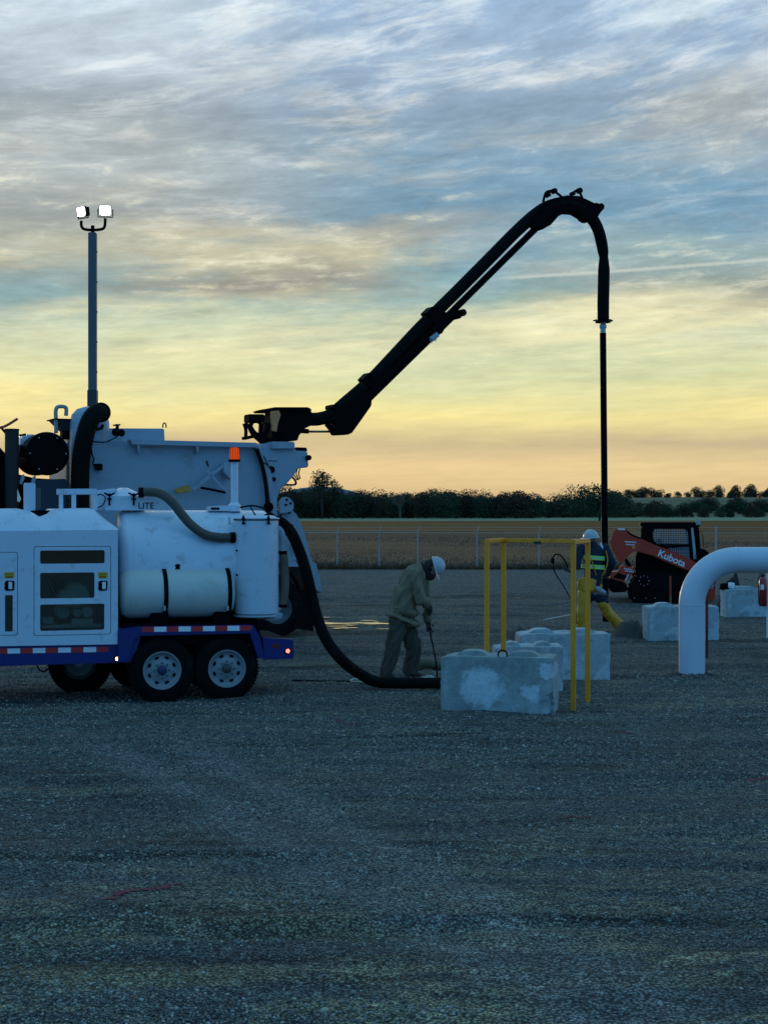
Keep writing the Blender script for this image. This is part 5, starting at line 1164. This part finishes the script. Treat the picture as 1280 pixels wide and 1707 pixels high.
# ================================================================== VACUUM TRUCK WITH BOOM
def truck():
    D = 28.0; f = Fr(pxX(470, D), D, R(24)); e_ = empty('vacuum_truck', (f.o.x, D, 0), R(24), 'large white vacuum truck with a long black boom arching right, parked behind the trailer', 'truck')
    q = lambda px, py, w=0.: f.at(px, py, w)
    TW = mat('shaded_truck_white', (.36,.42,.48), .36, var=.06, vscale=1.2, bump=.06, bscale=6, dirt=(.22,.21,.19,1), dscale=2.2, damt=.45)  # white darkened and blued to paint in the truck's shade
    def P(name, pts, w0, w1, m, parent=e_, bev=.015, wp=None):
        bm = bmesh.new(); ext(bm, f.uz(pts, w0 if wp is None else wp), w0, w1); return mesh_from(bm, name, m, parent, bev=bev)
    def L(name, a, b, prof, m, parent=e_, seg=40, cap=True):
        bm = bmesh.new(); lathe(bm, a, b, prof, seg, cap); return mesh_from(bm, name, m, parent, smooth=True)
    def HT(name, pts, w, r, m=BLACK, parent=e_, **k): return hose(name, [q(a, b, w) if not hasattr(w, '__len__') else q(a, b, w[i]) for i, (a, b) in enumerate(pts)], r, m, parent, **k)
    # chassis and wheels
    P('chassis', [(-260, 985), (470, 980), (476, 1022), (-260, 1030)], .45, 1.9, BLACK)
    for px, w0, sd in ((463, .12, -1), (345, .12, -1), (463, 1.95, 1), (345, 1.95, 1), (-120, .12, -1)):
        c = q(px, 1012, w0); wheel(e_, (c.x, w0, .52), .52, .30, .52, side=sd, rimm=MATS.get('dark_rim') or mat('dark_rim', (.10,.11,.11), .5, var=.3))
    P('mud_flap', [(486, 985), (523, 990), (523, 1052), (486, 1048)], .15, .19, RUBBER, bev=0); P('mud_flap', [(492, 992), (523, 994), (523, 1050), (492, 1048)], 1.9, 1.94, RUBBER, bev=0, wp=.19)
    P('rear_bumper', [(466, 975), (512, 985), (512, 1005), (466, 1000)], .3, 2.1, BLACK)
    for k, (px, py) in enumerate(((478, 960), (496, 975), (486, 1000))): HT('hydraulic_line', [(px-12, py-20), (px, py), (px+4, py+22)], .5, .035, BLACK, seg=8)
    P('fender_bracket', [(476, 934), (491, 934), (500, 945), (476, 945)], .35, .5, TW, bev=.01)
    # debris tank
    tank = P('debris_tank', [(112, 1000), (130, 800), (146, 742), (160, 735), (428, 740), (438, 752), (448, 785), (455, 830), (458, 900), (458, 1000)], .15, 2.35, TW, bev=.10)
    P('top_box', [(176, 712), (285, 712.5), (286, 738), (176, 738)], .55, 2.0, TW, bev=.015, wp=.15)
    P('top_box_slope', [(150, 740), (160, 722), (176, 713), (176, 740)], .55, 2.0, TW, bev=.02, wp=.15)
    c = q(274, 710, .3); HT('lifting_eye', [(272, 713), (272, 708), (274.5, 705), (277, 708), (277, 713)], .56, .012, BLACK, seg=6)
    P('flange_shelf', [(217, 732.5), (428, 738), (430, 744), (428, 746), (222, 741)], -.02, .2, TW, bev=.006)
    for px in (229, 327): P('gusset', [(px, 741+(px-229)*.028), (px+5, 741+(px-229)*.028), (px+3, 757)], .0, .15, TW, bev=0)
    P('tank_ring', [(424, 740), (430, 742), (442, 756), (452, 785), (460, 830), (464, 880), (464, 960), (457, 960), (455, 880), (450, 830), (442, 788), (432, 760)], .06, 2.42, TW, bev=.01)
    HT('black_hose', [(428, 748), (437, 775), (443, 805), (446, 840), (447, 862)], .02, .036, RUBBER, seg=10)
    c = q(447, 845, .0); L('knob', (c.x, .05, c.z), (c.x, -.08, c.z), [(0, .05), (.3, .085), (.8, .085), (1, .05)], BLACK, seg=16)
    # rear door casting
    P('rear_casting', [(436, 740), (455, 737), (492, 737.5), (492, 751), (513, 752), (515, 779), (497, 781), (491, 792), (479, 806), (468, 815), (463, 830), (463, 850), (448, 850), (440, 790)], .45, 2.05, TW, bev=.02)
    P('turret_base', [(454, 736), (491, 736.5), (492, 748), (454, 748)], .35, 1.9, TW, bev=.01); P('casting_cap', [(495, 745.5), (511, 746), (513, 752), (495, 752)], .5, 1.9, BLACK, bev=.006)
    P('seam', [(448, 767.5), (462, 768), (462, 769), (448, 768.5)], .44, .449, BLACK, bev=0)
    for (px, py, r_, nm) in ((452, 783, .065, 'valve_knob'), (456, 799, .040, 'port'), (514.5, 763, .05, 'latch')):
        c = q(px, py, .40); L(nm, (c.x, .44, c.z), (c.x, .34, c.z), [(0, r_), (.7, r_), (1, r_*.7)], BLACK, seg=14)
    for k in range(3): HT('cable', [(492+4*k, 781), (490+4*k, 790), (494+3*k, 797), (495, 800)], .5, .012, BLACK, seg=6)
    HT('cable', [(482, 792), (489, 797), (493, 803), (491, 808), (474, 808)], .5, .02, BLACK, seg=6)
    HT('thin_cable', [(440, 760), (446, 772), (452, 784)], .04, .008, BLACK, seg=6); HT('thin_cable', [(433, 768), (445, 774), (452, 781)], .04, .008, BLACK, seg=6)
    # lower tailgate
    P('hinge_plate', [(466, 838), (470, 831), (478, 828), (484, 831), (490, 838), (490, 848), (484, 855), (466, 856)], .40, .48, TW, bev=.01)
    for (px, py) in ((478, 833), (484.5, 839), (476.5, 841.5), (482, 855), (487, 876)): c = q(px, py, .4); L('bolt', (c.x, .40, c.z), (c.x, .375, c.z), [(0, .022), (1, .02)], BLACK, seg=10)
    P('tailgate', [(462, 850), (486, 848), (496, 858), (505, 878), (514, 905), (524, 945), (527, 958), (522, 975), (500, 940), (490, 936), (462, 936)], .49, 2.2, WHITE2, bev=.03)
    P('tailgate_edge', [(513, 940), (527, 938), (534, 965), (538, 990), (527, 984), (520, 975)], .60, 2.1, WHITE2, bev=.015)
    # side linkage, amber-wrapped handle
    P('link_bar', [(320, 814), (374, 772), (377, 776), (323, 819)], -.06, -.03, TW, bev=.004); P('link_bar', [(343, 786), (347, 784), (383, 822), (380, 824)], -.06, -.04, TW, bev=.003)
    P('side_bracket', [(372, 774), (382, 768), (386, 786), (386, 800), (374, 788)], -.08, .12, TW, bev=.01)
    P('amber_handle', [(292, 815), (315, 808), (319, 815), (318, 819), (297, 823), (293, 820)], -.10, -.02, mat('amber_grip', (.55,.30,.04), .5), bev=.008)
    HT('dark_rod', [(335, 813), (352, 816), (376, 821)], -.05, .022, BLACK, seg=8); HT('dark_rod', [(345, 768), (346, 773), (348, 777)], .13, .012, BLACK, seg=6)
    # filter housing with the fat black air hose
    c = q(150, 780, .5); zt = q(150, 678, .5).z; L('filter_housing', (c.x, .5, 1.2), (c.x, .5, zt), [(0, .34), (.80, .34), (.90, .34), (.95, .31), (.985, .22), (1, .08)], TW, seg=40)
    HT('air_hose', [(170, 688), (159, 690), (149, 705), (141, 732), (136, 765), (134, 800), (134, 850), (134, 900)], (-.0, -.15, -.25, -.3, -.3, -.3, -.3, -.3), .155, RUBBER, n=10, seg=24, rib=.015, pitch=.07)
    c = q(170, 688, .0); L('hose_collar', (c.x-.05, .1, c.z), (c.x-.03, -.1, c.z), [(0, .17), (1, .17)], BLACK, seg=24)
    for (px, py) in ((168, 676), (171, 680)): c = q(px, py, .3); bm = bmesh.new(); obox(bm, c, .10, .06, .04); mesh_from(bm, 'clamp', BLACK, e_, bev=.006)
    bm = bmesh.new(); c = q(195, 715, .1); lathe(bm, q(188, 720, .1), q(208, 722, .1), [(0, .05), (.2, .075), (.5, .05), (.8, .07), (1, .04)], 12); tube_bm(bm, [q(196, 721, .1), q(196, 707, .1)], .03, 8); tube_bm(bm, [q(189, 709, .1), q(201, 708, .1)], .015, 6); tube_bm(bm, [q(158, 716, .1), q(170, 714, .1), q(172, 708, .1)], .03, 6); mesh_from(bm, 'valve', BLACK, e_)
    HT('wire', [(155, 736), (175, 737), (190, 731), (198, 726)], .08, .012, BLACK, seg=6); HT('wire', [(153, 748), (154, 758), (157, 766), (155, 772), (160, 777)], .08, .014, BLACK, seg=6)
    P('small_box', [(160, 773), (172, 773), (172, 784), (161, 783)], .02, .14, BLACK, bev=.01)
    P('front_head', [(112, 1000), (112, 735), (125, 722), (150, 722), (150, 1000)], .7, 2.2, TW, bev=.05)
    # engine end: air cleaner drum, exhaust, funnel, vent
    c = q(80.5, 756, -.25); L('air_cleaner', (c.x, -.25, c.z), (c.x, .8, c.z), [(0, .30), (.005, .335), (.03, .362), (.10, .366), (.11, .35), (1, .35)], BLACK, seg=56)
    for k in range(6): a = 1.047*k; cc = (c.x+.30*math.cos(a), c.z+.30*math.sin(a)); L('drum_bolt', (cc[0], -.25, cc[1]), (cc[0], -.275, cc[1]), [(0, .012), (1, .012)], STEEL, seg=8)
    P('engine_block', [(-60, 1000), (-60, 800), (0, 775), (30, 790), (60, 797), (112, 800), (116, 1000)], -.05, 1.9, BLACK, bev=.05)
    P('engine_front', [(-60, 820), (-30, 770), (2, 762), (14, 752), (30, 760), (30, 850), (-60, 850)], -.1, .9, BLACK, bev=.04)
    P('blue_box', [(57, 800), (112, 798), (113, 900), (57, 900)], -.20, .0, mat('dark_blue_box', (.018,.028,.045), .5), bev=.02)
    P('side_strap', [(61, 813), (69, 813), (69, 850), (61, 850)], -.22, -.19, mat('strap_grey', (.12,.11,.10), .6), bev=.003)
    c = q(20.5, 780, -.15); L('exhaust_stack', (c.x, -.15, q(20, 850, -.15).z), (c.x, -.15, q(20, 715, -.15).z), [(0, .115), (.98, .115), (.985, .122), (1, .122)], mat('stack', (.03,.025,.022), .6, .3, var=.3), seg=28)
    L('exhaust_muffler', (q(-8, 790, .1).x, .1, 2.4), (q(-8, 790, .1).x, .1, q(0, 745, .1).z), [(0, .16), (.9, .16), (1, .08)], BLACK, seg=24)
    HT('pipe_elbow', [(33, 752), (44, 752), (52, 748)], .0, .10, BLACK, seg=14)
    P('white_cowl', [(34, 744), (36, 728), (46, 724), (60, 724), (66, 744)], .3, 1.2, WHITE, bev=.03)
    HT('thin_pole', [(33, 726), (44, 724)], -.1, .02, BLACK, seg=6, n=2); 
    for (a, b) in (((33, 790), (42, 812)), ((52, 792), (58, 806))): P('grab_handle', [(a[0], a[1]+16), (a[0]+3, a[1]+4), (a[0]+8, a[1]), (a[0]+9, a[1]+8), (a[0]+4, a[1]+18)], -.20, -.15, WHITE2, bev=.008)
    P('mirror_plate', [(18, 812), (27, 808), (36, 832), (33, 837), (18, 832)], -.24, -.21, mat('polished_plate', (.8,.78,.7), .12, metal=1.0), bev=.004)
    HT('red_arm', [(-30, 716), (0, 713), (12, 709), (30, 698)], -.1, .022, RED, seg=8, n=4); HT('red_arm_brace', [(2, 712), (10, 722)], -.1, .02, BLACK, seg=6, n=2)
    # hopper funnel and gooseneck vent
    hp = mat('hopper_grey', (.08,.085,.085), .6)
    a = q(113, 722, .8); zt1, zb1 = q(113, 701.5, .8).z, q(113, 719, .8).z; bm = bmesh.new()
    T = [bm.verts.new((a.x+sx*.27, .8+sy*.27, zt1)) for sx, sy in ((-1,-1),(1,-1),(1,1),(-1,1))]; B = [bm.verts.new((a.x+sx*.12, .8+sy*.12, zb1)) for sx, sy in ((-1,-1),(1,-1),(1,1),(-1,1))]
    for k in range(4): bm.faces.new((T[k], T[(k+1) % 4], B[(k+1) % 4], B[k]))
    bm.faces.new(B); bm.faces.new(T); mesh_from(bm, 'hopper', hp, e_, bev=.006)
    bm = bmesh.new(); box(bm, a.x-.30, a.x+.30, .5, 1.1, zt1, zt1+.02); box(bm, a.x-.11, a.x+.11, .7, .9, zb1-.14, zb1); mesh_from(bm, 'hopper_rim', BLACK, e_)
    HT('hopper_leg', [(122, 722), (128, 728), (131, 718)], .6, .02, BLACK, seg=6, n=4)
    HT('gooseneck_vent', [(94, 722), (94, 700), (93.5, 686), (96, 679), (104, 677.5), (110.5, 680), (111, 688), (110.5, 693)], .55, .034, mat('vent_pipe', (.36,.36,.33), .5), seg=14)
    # ------------------------------------------------ boom
    bw = 1.15; boom = empty('boom', (0, 0, 0)); boom.parent = e_
    def B(name, pts, w0, w1, m=BLACK, bev=.015): return P(name, pts, w0, w1, m, boom, bev, wp=bw)
    B('turret', [(450, 684), (503, 684), (508, 690), (508, 710), (496, 716), (486, 728), (484, 736), (446, 736), (441, 722)], .75, 1.4)
    B('turret_lid', [(434, 684), (445, 681), (500, 681), (506, 685), (506, 688), (436, 687)], .70, 1.6)
    B('skylit_gap_panel', [(437, 688), (449, 687), (452, 694), (448, 706), (445, 722), (438, 720), (437, 706), (436.5, 698)], .62, .69, mat('skylit_orange', (.85,.30,.10), .5, var=.1), .006)  # orange plate painting the sky-lit gap beside the turret
    B('control_box', [(405, 692), (431, 692), (431, 706), (405, 706)], .8, 1.1)
    B('box_bracket', [(425, 705), (430, 705), (429, 722), (438, 728), (436, 733), (424, 726)], .85, .95)
    for k, pts in enumerate(([(407, 706), (410, 716), (410, 728)], [(410, 706), (418, 716), (424, 726), (440, 732)], [(416, 706), (424, 720), (436, 728), (452, 736)], [(421, 704), (418, 712), (424, 720)], [(448, 706), (445, 718), (440, 733), (452, 742), (456, 730)], [(414, 708), (420, 722), (432, 734), (446, 744), (452, 736)])):
        HT('cable', pts, .75-.03*k, .035 if k != 4 else .05, BLACK, boom, seg=8)
    HT('cross_wire', [(430, 706), (448, 706)], .6, .012, BLACK, boom, seg=6, n=2); HT('lid_wire', [(500, 682), (512, 685), (515, 692)], .8, .02, BLACK, boom, seg=6)
    HT('cable', [(404, 731), (412, 730), (424, 728), (436, 736)], .6, .03, BLACK, boom, seg=8)
    # main suction tube along the boom
    path = [(490, 700), (515, 699), (533, 698), (552, 691), (578, 670), (617, 635), (665, 584), (701, 545.5), (760, 487), (820, 426.5), (860, 386), (893, 357), (915, 345), (940, 340), (962, 345), (980, 358), (990, 370), (997.5, 386), (1002, 404), (1004.5, 418), (1005.7, 429), (1006, 440), (1006, 452), (1005.5, 480), (1005, 505), (1005, 533)]
    rad_px = [11, 10.8, 10.8, 10.5, 11, 10.5, 10.5, 10.5, 10.5, 10.5, 10.5, 11, 12, 12, 12, 11, 10.5, 10.2, 10.2, 9.6, 7.9, 9.3, 10.4, 10.4, 10.4, 10.2]
    Pp = [q(a, b, bw) for a, b in path]; fine = cr(Pp, 8); rr = []
    for i in range(len(Pp)-1):
        for k in range(8): t = k/8; rr.append((rad_px[i]*(1-t)+rad_px[i+1]*t)/F*30.3)
    rr.append(rad_px[-1]/F*30.3); bm = bmesh.new(); tube_bm(bm, fine, rr, 24); mesh_from(bm, 'suction_tube', RUBBER, boom, smooth=True)
    B('elbow_link', [(546, 700), (556, 682), (590, 660), (617, 653), (615, 677), (596, 704), (583, 722), (577, 725), (556, 726), (552, 718), (558, 708)], 1.02, 1.28)
    bm = bmesh.new()
    def bar(p, w_px, wth, name, m=BLACK, bv=.01):
        (a, b) = p; A = q(*a, bw); Bq = q(*b, bw); d = (Bq-A); n_ = Vector((-d.z, 0, d.x)).normalized()*(w_px/2/F*30); b_ = bmesh.new()
        ext(b_, [((A-n_).x, (A-n_).z), ((Bq-n_).x, (Bq-n_).z), ((Bq+n_).x, (Bq+n_).z), ((A+n_).x, (A+n_).z)], bw-wth/2, bw+wth/2); return mesh_from(b_, name, m, boom, bev=bv)
    bm.free()
    bar(((606, 666), (748, 527)), 18, .22, 'outer_beam'); bar(((742, 530.5), (905, 368.5)), 10.5, .10, 'inner_beam')
    for c_ in ((613, 637), (718, 527)): bar(((c_[0]-5, c_[1]+5), (c_[0]+6, c_[1]-6)), 25, .30, 'band')
    B('beam_bracket', [(713, 520), (723, 510), (742, 524), (754, 516), (763, 519), (763, 527), (755, 533), (747, 531), (733, 556), (722, 563), (706, 556), (722, 538)], 1.02, 1.28)
    bar(((712, 568), (724, 558)), 9, .36, 'grey_bracket', STEEL); HT('chain', [(716, 566), (719, 571), (722, 565), (726, 568), (727, 562)], bw-.2, .008, STEEL, boom, seg=5)
    for (px, py, r_) in ((553, 679, .05), (764, 523, .07), (757, 529, .05)): c = q(px, py, bw); L('pin', (c.x, bw-.22, c.z), (c.x, bw+.22, c.z), [(0, r_), (1, r_)], BLACK, boom, seg=14)
    HT('hydraulic_rod', [(512, 719.5), (553, 719.5)], bw, .022, mat('rod', (.22,.16,.11), .4, .5), boom, seg=10, n=2); HT('hydraulic_barrel', [(480, 717), (514, 719)], bw, .045, BLACK, boom, seg=12, n=2)
    bar(((545, 706), (556, 720)), 5, .2, 'link_rod'); HT('loop_hose', [(552, 682), (548, 679), (551, 675.5), (556, 676)], bw-.1, .012, BLACK, boom, seg=6); HT('loop_hose', [(555, 700), (561, 701), (564, 706)], bw-.1, .012, BLACK, boom, seg=6)
    for dz in (-.12, .12): HT('hydraulic_line', [(530, 700), (556, 698), (600, 656), (700, 556), (735, 521), (744, 512)], bw+dz, .02, RUBBER, boom, seg=6)
    # arch head with guide loops
    B('arch_head', [(874, 366), (888, 352), (903, 339), (918, 332), (940, 327), (960, 328), (976, 335), (990, 342), (1003, 342), (1004, 347), (996, 356), (990, 366), (978, 371), (970, 370), (966, 364), (954, 357), (938, 356), (926, 362), (914, 376), (905, 381), (898, 385), (890, 383), (884, 374)], 1.02, 1.28, bev=.03)
    for pts in ([(905, 334), (908, 325), (912, 320), (922, 319), (930, 324), (937, 327)], [(950, 326), (956, 321), (964, 318), (968, 326), (972, 333)], [(985, 339), (995, 341), (1002, 343)], [(910, 326), (917, 322)], [(952, 322), (958, 320)]):
        HT('guide_loop', [(a, b-.5+(3 if i in (0, len(pts)-1) else 0)) for i, (a, b) in enumerate(pts)], bw, .027, BLACK, boom, seg=8)
    for (px, py, r_) in ((923, 318.5, .055), (965, 318, .058), (1000, 345, .07), (912, 323, .05), (953, 323, .04)): c = q(px, py, bw); L('guide_roller', (c.x, bw-.05, c.z), (c.x, bw+.05, c.z), [(0, r_), (1, r_)], BLACK, boom, seg=14)
    # hanging pipe
    a = q(1004.5, 536, bw); zf = a.z; kx = a.x
    L('pipe_flange', (kx, bw, zf-.025), (kx, bw, zf+.025), [(0, .155), (.5, .16), (1, .13)], BLACK, boom, seg=24)
    for s_ in (-1, 1): c = q(1004.5+s_*13, 534, bw); bm = bmesh.new(); obox(bm, c, .08, .05, .03, Matrix.Rotation(s_*.3, 3, 'Y')); mesh_from(bm, 'flange_handle', BLACK, boom, bev=.005)
    z2 = q(1004.5, 556, bw).z; L('coupling', (kx, bw, z2), (kx, bw, zf-.02), [(0, .058), (.45, .058), (.5, .075), (.75, .075), (.8, .06), (1, .07)], STEEL, boom, seg=20)
    bm = bmesh.new(); b2 = q(1009, 1036, bw); tube_bm(bm, [Vector((kx, bw, z2+.01)), Vector(((kx*2+b2.x)/3, bw, z2*.66)), Vector((b2.x, bw, .0))], .066, 20); mesh_from(bm, 'dig_tube', BLACK, boom, smooth=True)
truck()
# ================================================================== COMPACT TRACK LOADER
def loader():
    D = 38.6; f = Fr(pxX(1045, D), D, R(-8)); e_ = empty('track_loader', (f.o.x, D, 0), R(-8), 'orange-red compact track loader with black cab parked on the gravel behind the workers', 'track loader')
    q = lambda px, py, w=0.: f.at(px, py, w)
    def P(name, pts, w0, w1, m, parent=e_, bev=.012, wp=0.0):
        bm = bmesh.new(); ext(bm, f.uz(pts, wp), w0, w1); return mesh_from(bm, name, m, parent, bev=bev)
    # tracks
    for w0 in (0.0, 1.35):
        pts = [(1046, 990), (1052, 1002), (1062, 1007), (1150, 1007), (1166, 1003), (1174, 992), (1176, 978), (1168, 966), (1150, 962), (1085, 950), (1068, 952), (1054, 968)]
        base = f.uz(pts)
        bm = bmesh.new(); ext(bm, base, w0, w0+.38); tr = mesh_from(bm, 'track', RUBBER, e_, bev=.04)
        # lugs round the belt
        bm = bmesh.new(); n = len(base)
        for i in range(n):
            a = Vector((base[i][0], 0, base[i][1])); b = Vector((base[(i+1) % n][0], 0, base[(i+1) % n][1])); L = (b-a).length; k = max(1, int(L/.11))
            for j in range(k):
                c = a.lerp(b, (j+.5)/k); ang = math.atan2(b.z-a.z, b.x-a.x); obox(bm, (c.x, w0+.19, c.z), .055, .37, .05, Matrix.Rotation(-ang, 3, 'Y'))
        g = mesh_from(bm, 'tread_lugs', RUBBER, tr)
        if w0 == 0:
            for (px, py, r) in ((1073, 968, .20), (1066, 992, .12), (1160, 988, .17)):
                bm = bmesh.new(); c = q(px, py, 0); lathe(bm, (c.x, -.03, c.z), (c.x, .03, c.z), [(0, r*.6), (.2, r*.9), (1, r)], 24); mesh_from(bm, 'track_wheel', BLACK, tr, smooth=True)
            for px in (1085, 1100, 1115, 1130, 1143):
                bm = bmesh.new(); c = q(px, 1000, 0); lathe(bm, (c.x, -.02, c.z), (c.x, .03, c.z), [(0, .05), (.3, .085), (1, .09)], 16); mesh_from(bm, 'roller', BLACK, tr, smooth=True)
            bm = bmesh.new()
            for px in (1057, 1076, 1091): c = q(px, 997, 0); lathe(bm, (c.x, -.05, c.z), (c.x, -.02, c.z), [(0, .012), (1, .018)], 8)
            for k in range(8):
                c = q(1073, 968, 0); a = k*.785; lathe(bm, (c.x+.12*math.cos(a), -.045, c.z+.12*math.sin(a)), (c.x+.12*math.cos(a), -.02, c.z+.12*math.sin(a)), [(0, .014), (1, .016)], 6)
            mesh_from(bm, 'bolts', STEEL, tr)
            P('undercarriage_frame', [(1060, 996), (1150, 996), (1150, 980), (1060, 980)], -.012, -.002, BLACK, tr, bev=0)
    P('chassis', [(1058, 975), (1060, 930), (1068, 905), (1150, 908), (1178, 930), (1190, 950), (1190, 992), (1160, 998), (1070, 996)], .40, 1.33, BLACK, bev=.03)
    P('engine_cover', [(1152, 940), (1160, 912), (1180, 918), (1193, 940), (1196, 968), (1193, 975), (1152, 975)], .30, 1.43, BLACK, bev=.04)
    P('rear_panel', [(1176, 968), (1188, 958), (1193, 972), (1190, 1000), (1178, 1003), (1174, 985)], .05, .35, ORANGE)
    # cab
    cab = empty('cab', (0, 0, 0)); cab.parent = e_
    P('roof', [(1067, 871), (1166, 871), (1168, 875), (1166, 880), (1158, 881), (1076, 880), (1067, 878)], .36, 1.40, BLACK, cab, bev=.02)
    for w0 in (.36, 1.35):
        holed('side_frame', f.uz([(1071, 880), (1154, 880), (1160, 934), (1152, 940), (1068, 912)]), [rr[::-1] for rr in (
            [(lambda v: (v.x, v.z))(q(a, b)) for a, b in [(1091, 882), (1143, 882), (1147, 886), (1149, 908), (1096, 908), (1089, 900), (1088, 888)]],
            [(lambda v: (v.x, v.z))(q(a, b)) for a, b in [(1110, 914), (1149, 912), (1151, 932), (1146, 934)]])], w0, .05, BLACK, cab)
        bm = bmesh.new(); a = q(1088, 881); b = q(1150, 909)
        for k in range(16):
            x_ = a.x+(b.x-a.x)*k/15; box(bm, x_-.004, x_+.004, w0-.004, w0+.004, b.z, a.z)
        for k in range(9):
            z_ = b.z+(a.z-b.z)*k/8; box(bm, a.x, b.x, w0-.006, w0-.001, z_-.006, z_+.006)
        a = q(1112, 913); b = q(1151, 934)
        for k in range(10): z_ = b.z+(a.z-b.z)*k/9; box(bm, a.x+(a.z-z_)*.9, b.x, w0-.006, w0-.001, z_-.005, z_+.005)
        for k in range(12): x_ = a.x+(b.x-a.x)*k/11; box(bm, x_-.004, x_+.004, w0-.004, w0+.004, max(b.z, a.z-(x_-a.x)/.9-.0), a.z)
        mesh_from(bm, 'wire_screen', STEEL if w0 < 1 else BLACK, cab)
    for px0, px1, ww in ((1070, 1078, .36), (1156, 1166, .36), (1070, 1078, 1.32), (1156, 1166, 1.32)):
        P('post', [(px0, 880), (px1, 880), (px1+(4 if px0 > 1100 else 0), 935), (px0+(2 if px0 > 1100 else -1), 935)], ww+.03, ww+.10, BLACK, cab, bev=.008)
    P('seat', [(1094, 935), (1096, 900), (1104, 898), (1108, 922), (1126, 924), (1126, 938)], .7, 1.1, BLACK, cab, bev=.03)
    P('roof_lamp', [(1160, 868.5), (1168, 868), (1169, 874), (1161, 876)], .33, .45, STEEL, cab, bev=.008)
    P('grey_pillar', [(1152, 880), (1156, 880), (1162, 932), (1157, 934)], .30, .335, STEEL, cab, bev=.004)
    hose('aerial', [q(1166, 884, .4), q(1171, 895, .4), q(1172, 912, .4)], .008, BLACK, cab, seg=6)
    # arms
    arm = [(1017, 903), (1022, 888), (1027, 882), (1040, 881), (1046, 884), (1056, 893), (1070, 899), (1092, 909), (1121, 919), (1150, 932), (1168, 944), (1160, 955), (1140, 949), (1112, 938), (1086, 926), (1066, 921), (1056, 919), (1048, 926), (1040, 936), (1036, 938), (1033, 928), (1030, 920)]
    leg = [(1017, 902), (1024, 900), (1031, 920), (1036, 938), (1030, 936), (1020, 918)]
    for w0 in (.12, 1.45):
        a_ = P('lift_arm', arm, w0, w0+.14, ORANGE, bev=.018)
        P('arm_plate', leg, w0-.02, w0-.002, ORANGE, a_, bev=0)
        if w0 < 1:
            P('cast_shadow_gap', [(1044, 884), (1050, 889), (1068, 897), (1068, 899), (1056, 895), (1046, 889)], w0-.012, w0-.002, BLACK, a_, bev=0).name = 'arm_shadow_strip'  # black strip painting a cast shadow along the arm
            P('top_reflector', [(1029, 881), (1041, 881), (1042, 883.5), (1030, 883.5)], w0-.005, w0+.11, TAPEW, a_, bev=0)
            pos = q(1094.5, 926, w0); sc_ = D/F
            M = Matrix.Translation((pos.x, w0-.004, pos.z))@Matrix.Rotation(R(23.5), 4, 'Y')@Matrix.Rotation(R(90), 4, 'X')
            text('lettering', 'Kubota', .245, M, TAPEW, a_, .001, space=.98, off=.004)
            for (px, py, w_, h_) in ((1041, 903, .29, .035), (1043, 907.5, .22, .035)):
                c = q(px, py, 0); bm = bmesh.new()
                for k in range(7):
                    x_ = c.x+w_*k/7; z_ = c.z-.02*k/7; box(bm, x_, x_+w_/10, w0-.004, w0-.001, z_-h_/2, z_+h_/2*(.6+.4*(k % 2)))
                mesh_from(bm, 'model_marking', TAPEW, a_)
            P('warning_label', [(1053, 911), (1058, 912), (1058, 915), (1053, 914)], w0-.004, w0-.001, AMB, a_, bev=0)
    P('cross_tube', [(1020, 896), (1030, 896), (1030, 906), (1020, 906)], .26, 1.45, BLACK, bev=.02)
    for w0 in (.30, 1.30):
        bm = bmesh.new(); tube_bm(bm, [q(1056, 958, w0), q(1038, 925, w0)], .045, 12); tube_bm(bm, [q(1058, 950, w0), q(1072, 925, w0), q(1090, 935, w0)], .03, 8); mesh_from(bm, 'hydraulic_cylinder', BLACK, e_, smooth=True)
    # coupler plate and low attachment
    P('coupler', [(1029, 953), (1035, 943), (1057, 946), (1056, 952), (1044, 971), (1040, 971), (1015, 964), (1018, 954)], .15, .45, ORANGE, bev=.01)
    P('coupler_recess', [(1030, 955), (1044, 960), (1040, 967), (1021, 963)], .137, .147, BLACK, bev=0)
    P('coupler_edge', [(1041, 969), (1046, 958), (1048, 958), (1042, 971)], .135, .147, TAPEW, bev=0)
    bm = bmesh.new(); c = q(1037, 947, .14)
    for r_ in range(2):
        for k in range(5): x_ = c.x+.035+.045*k+.03*r_; z_ = c.z-.01-.055*r_-.008*k; box(bm, x_, x_+.028, .137, .147, z_-.016, z_+.016)
    mesh_from(bm, 'coupler_marking', TAPEW, e_)
    P('bucket', [(1013, 964), (1040, 972), (1046, 978), (1044, 987), (1018, 988), (1011, 975)], .0, 1.75, BLACK, bev=.03)
    # steel bits standing in for glints on the rear guard
    bm = bmesh.new()
    for (px, py) in ((1186, 968), (1195, 961), (1193, 974), (1187, 978)): c = q(px, py, .0); obox(bm, (c.x, .0, c.z), .035, .05, .12, Matrix.Rotation(.5, 3, 'Y'))
    mesh_from(bm, 'guard_glints', STEEL, e_, bev=.006)
loader()
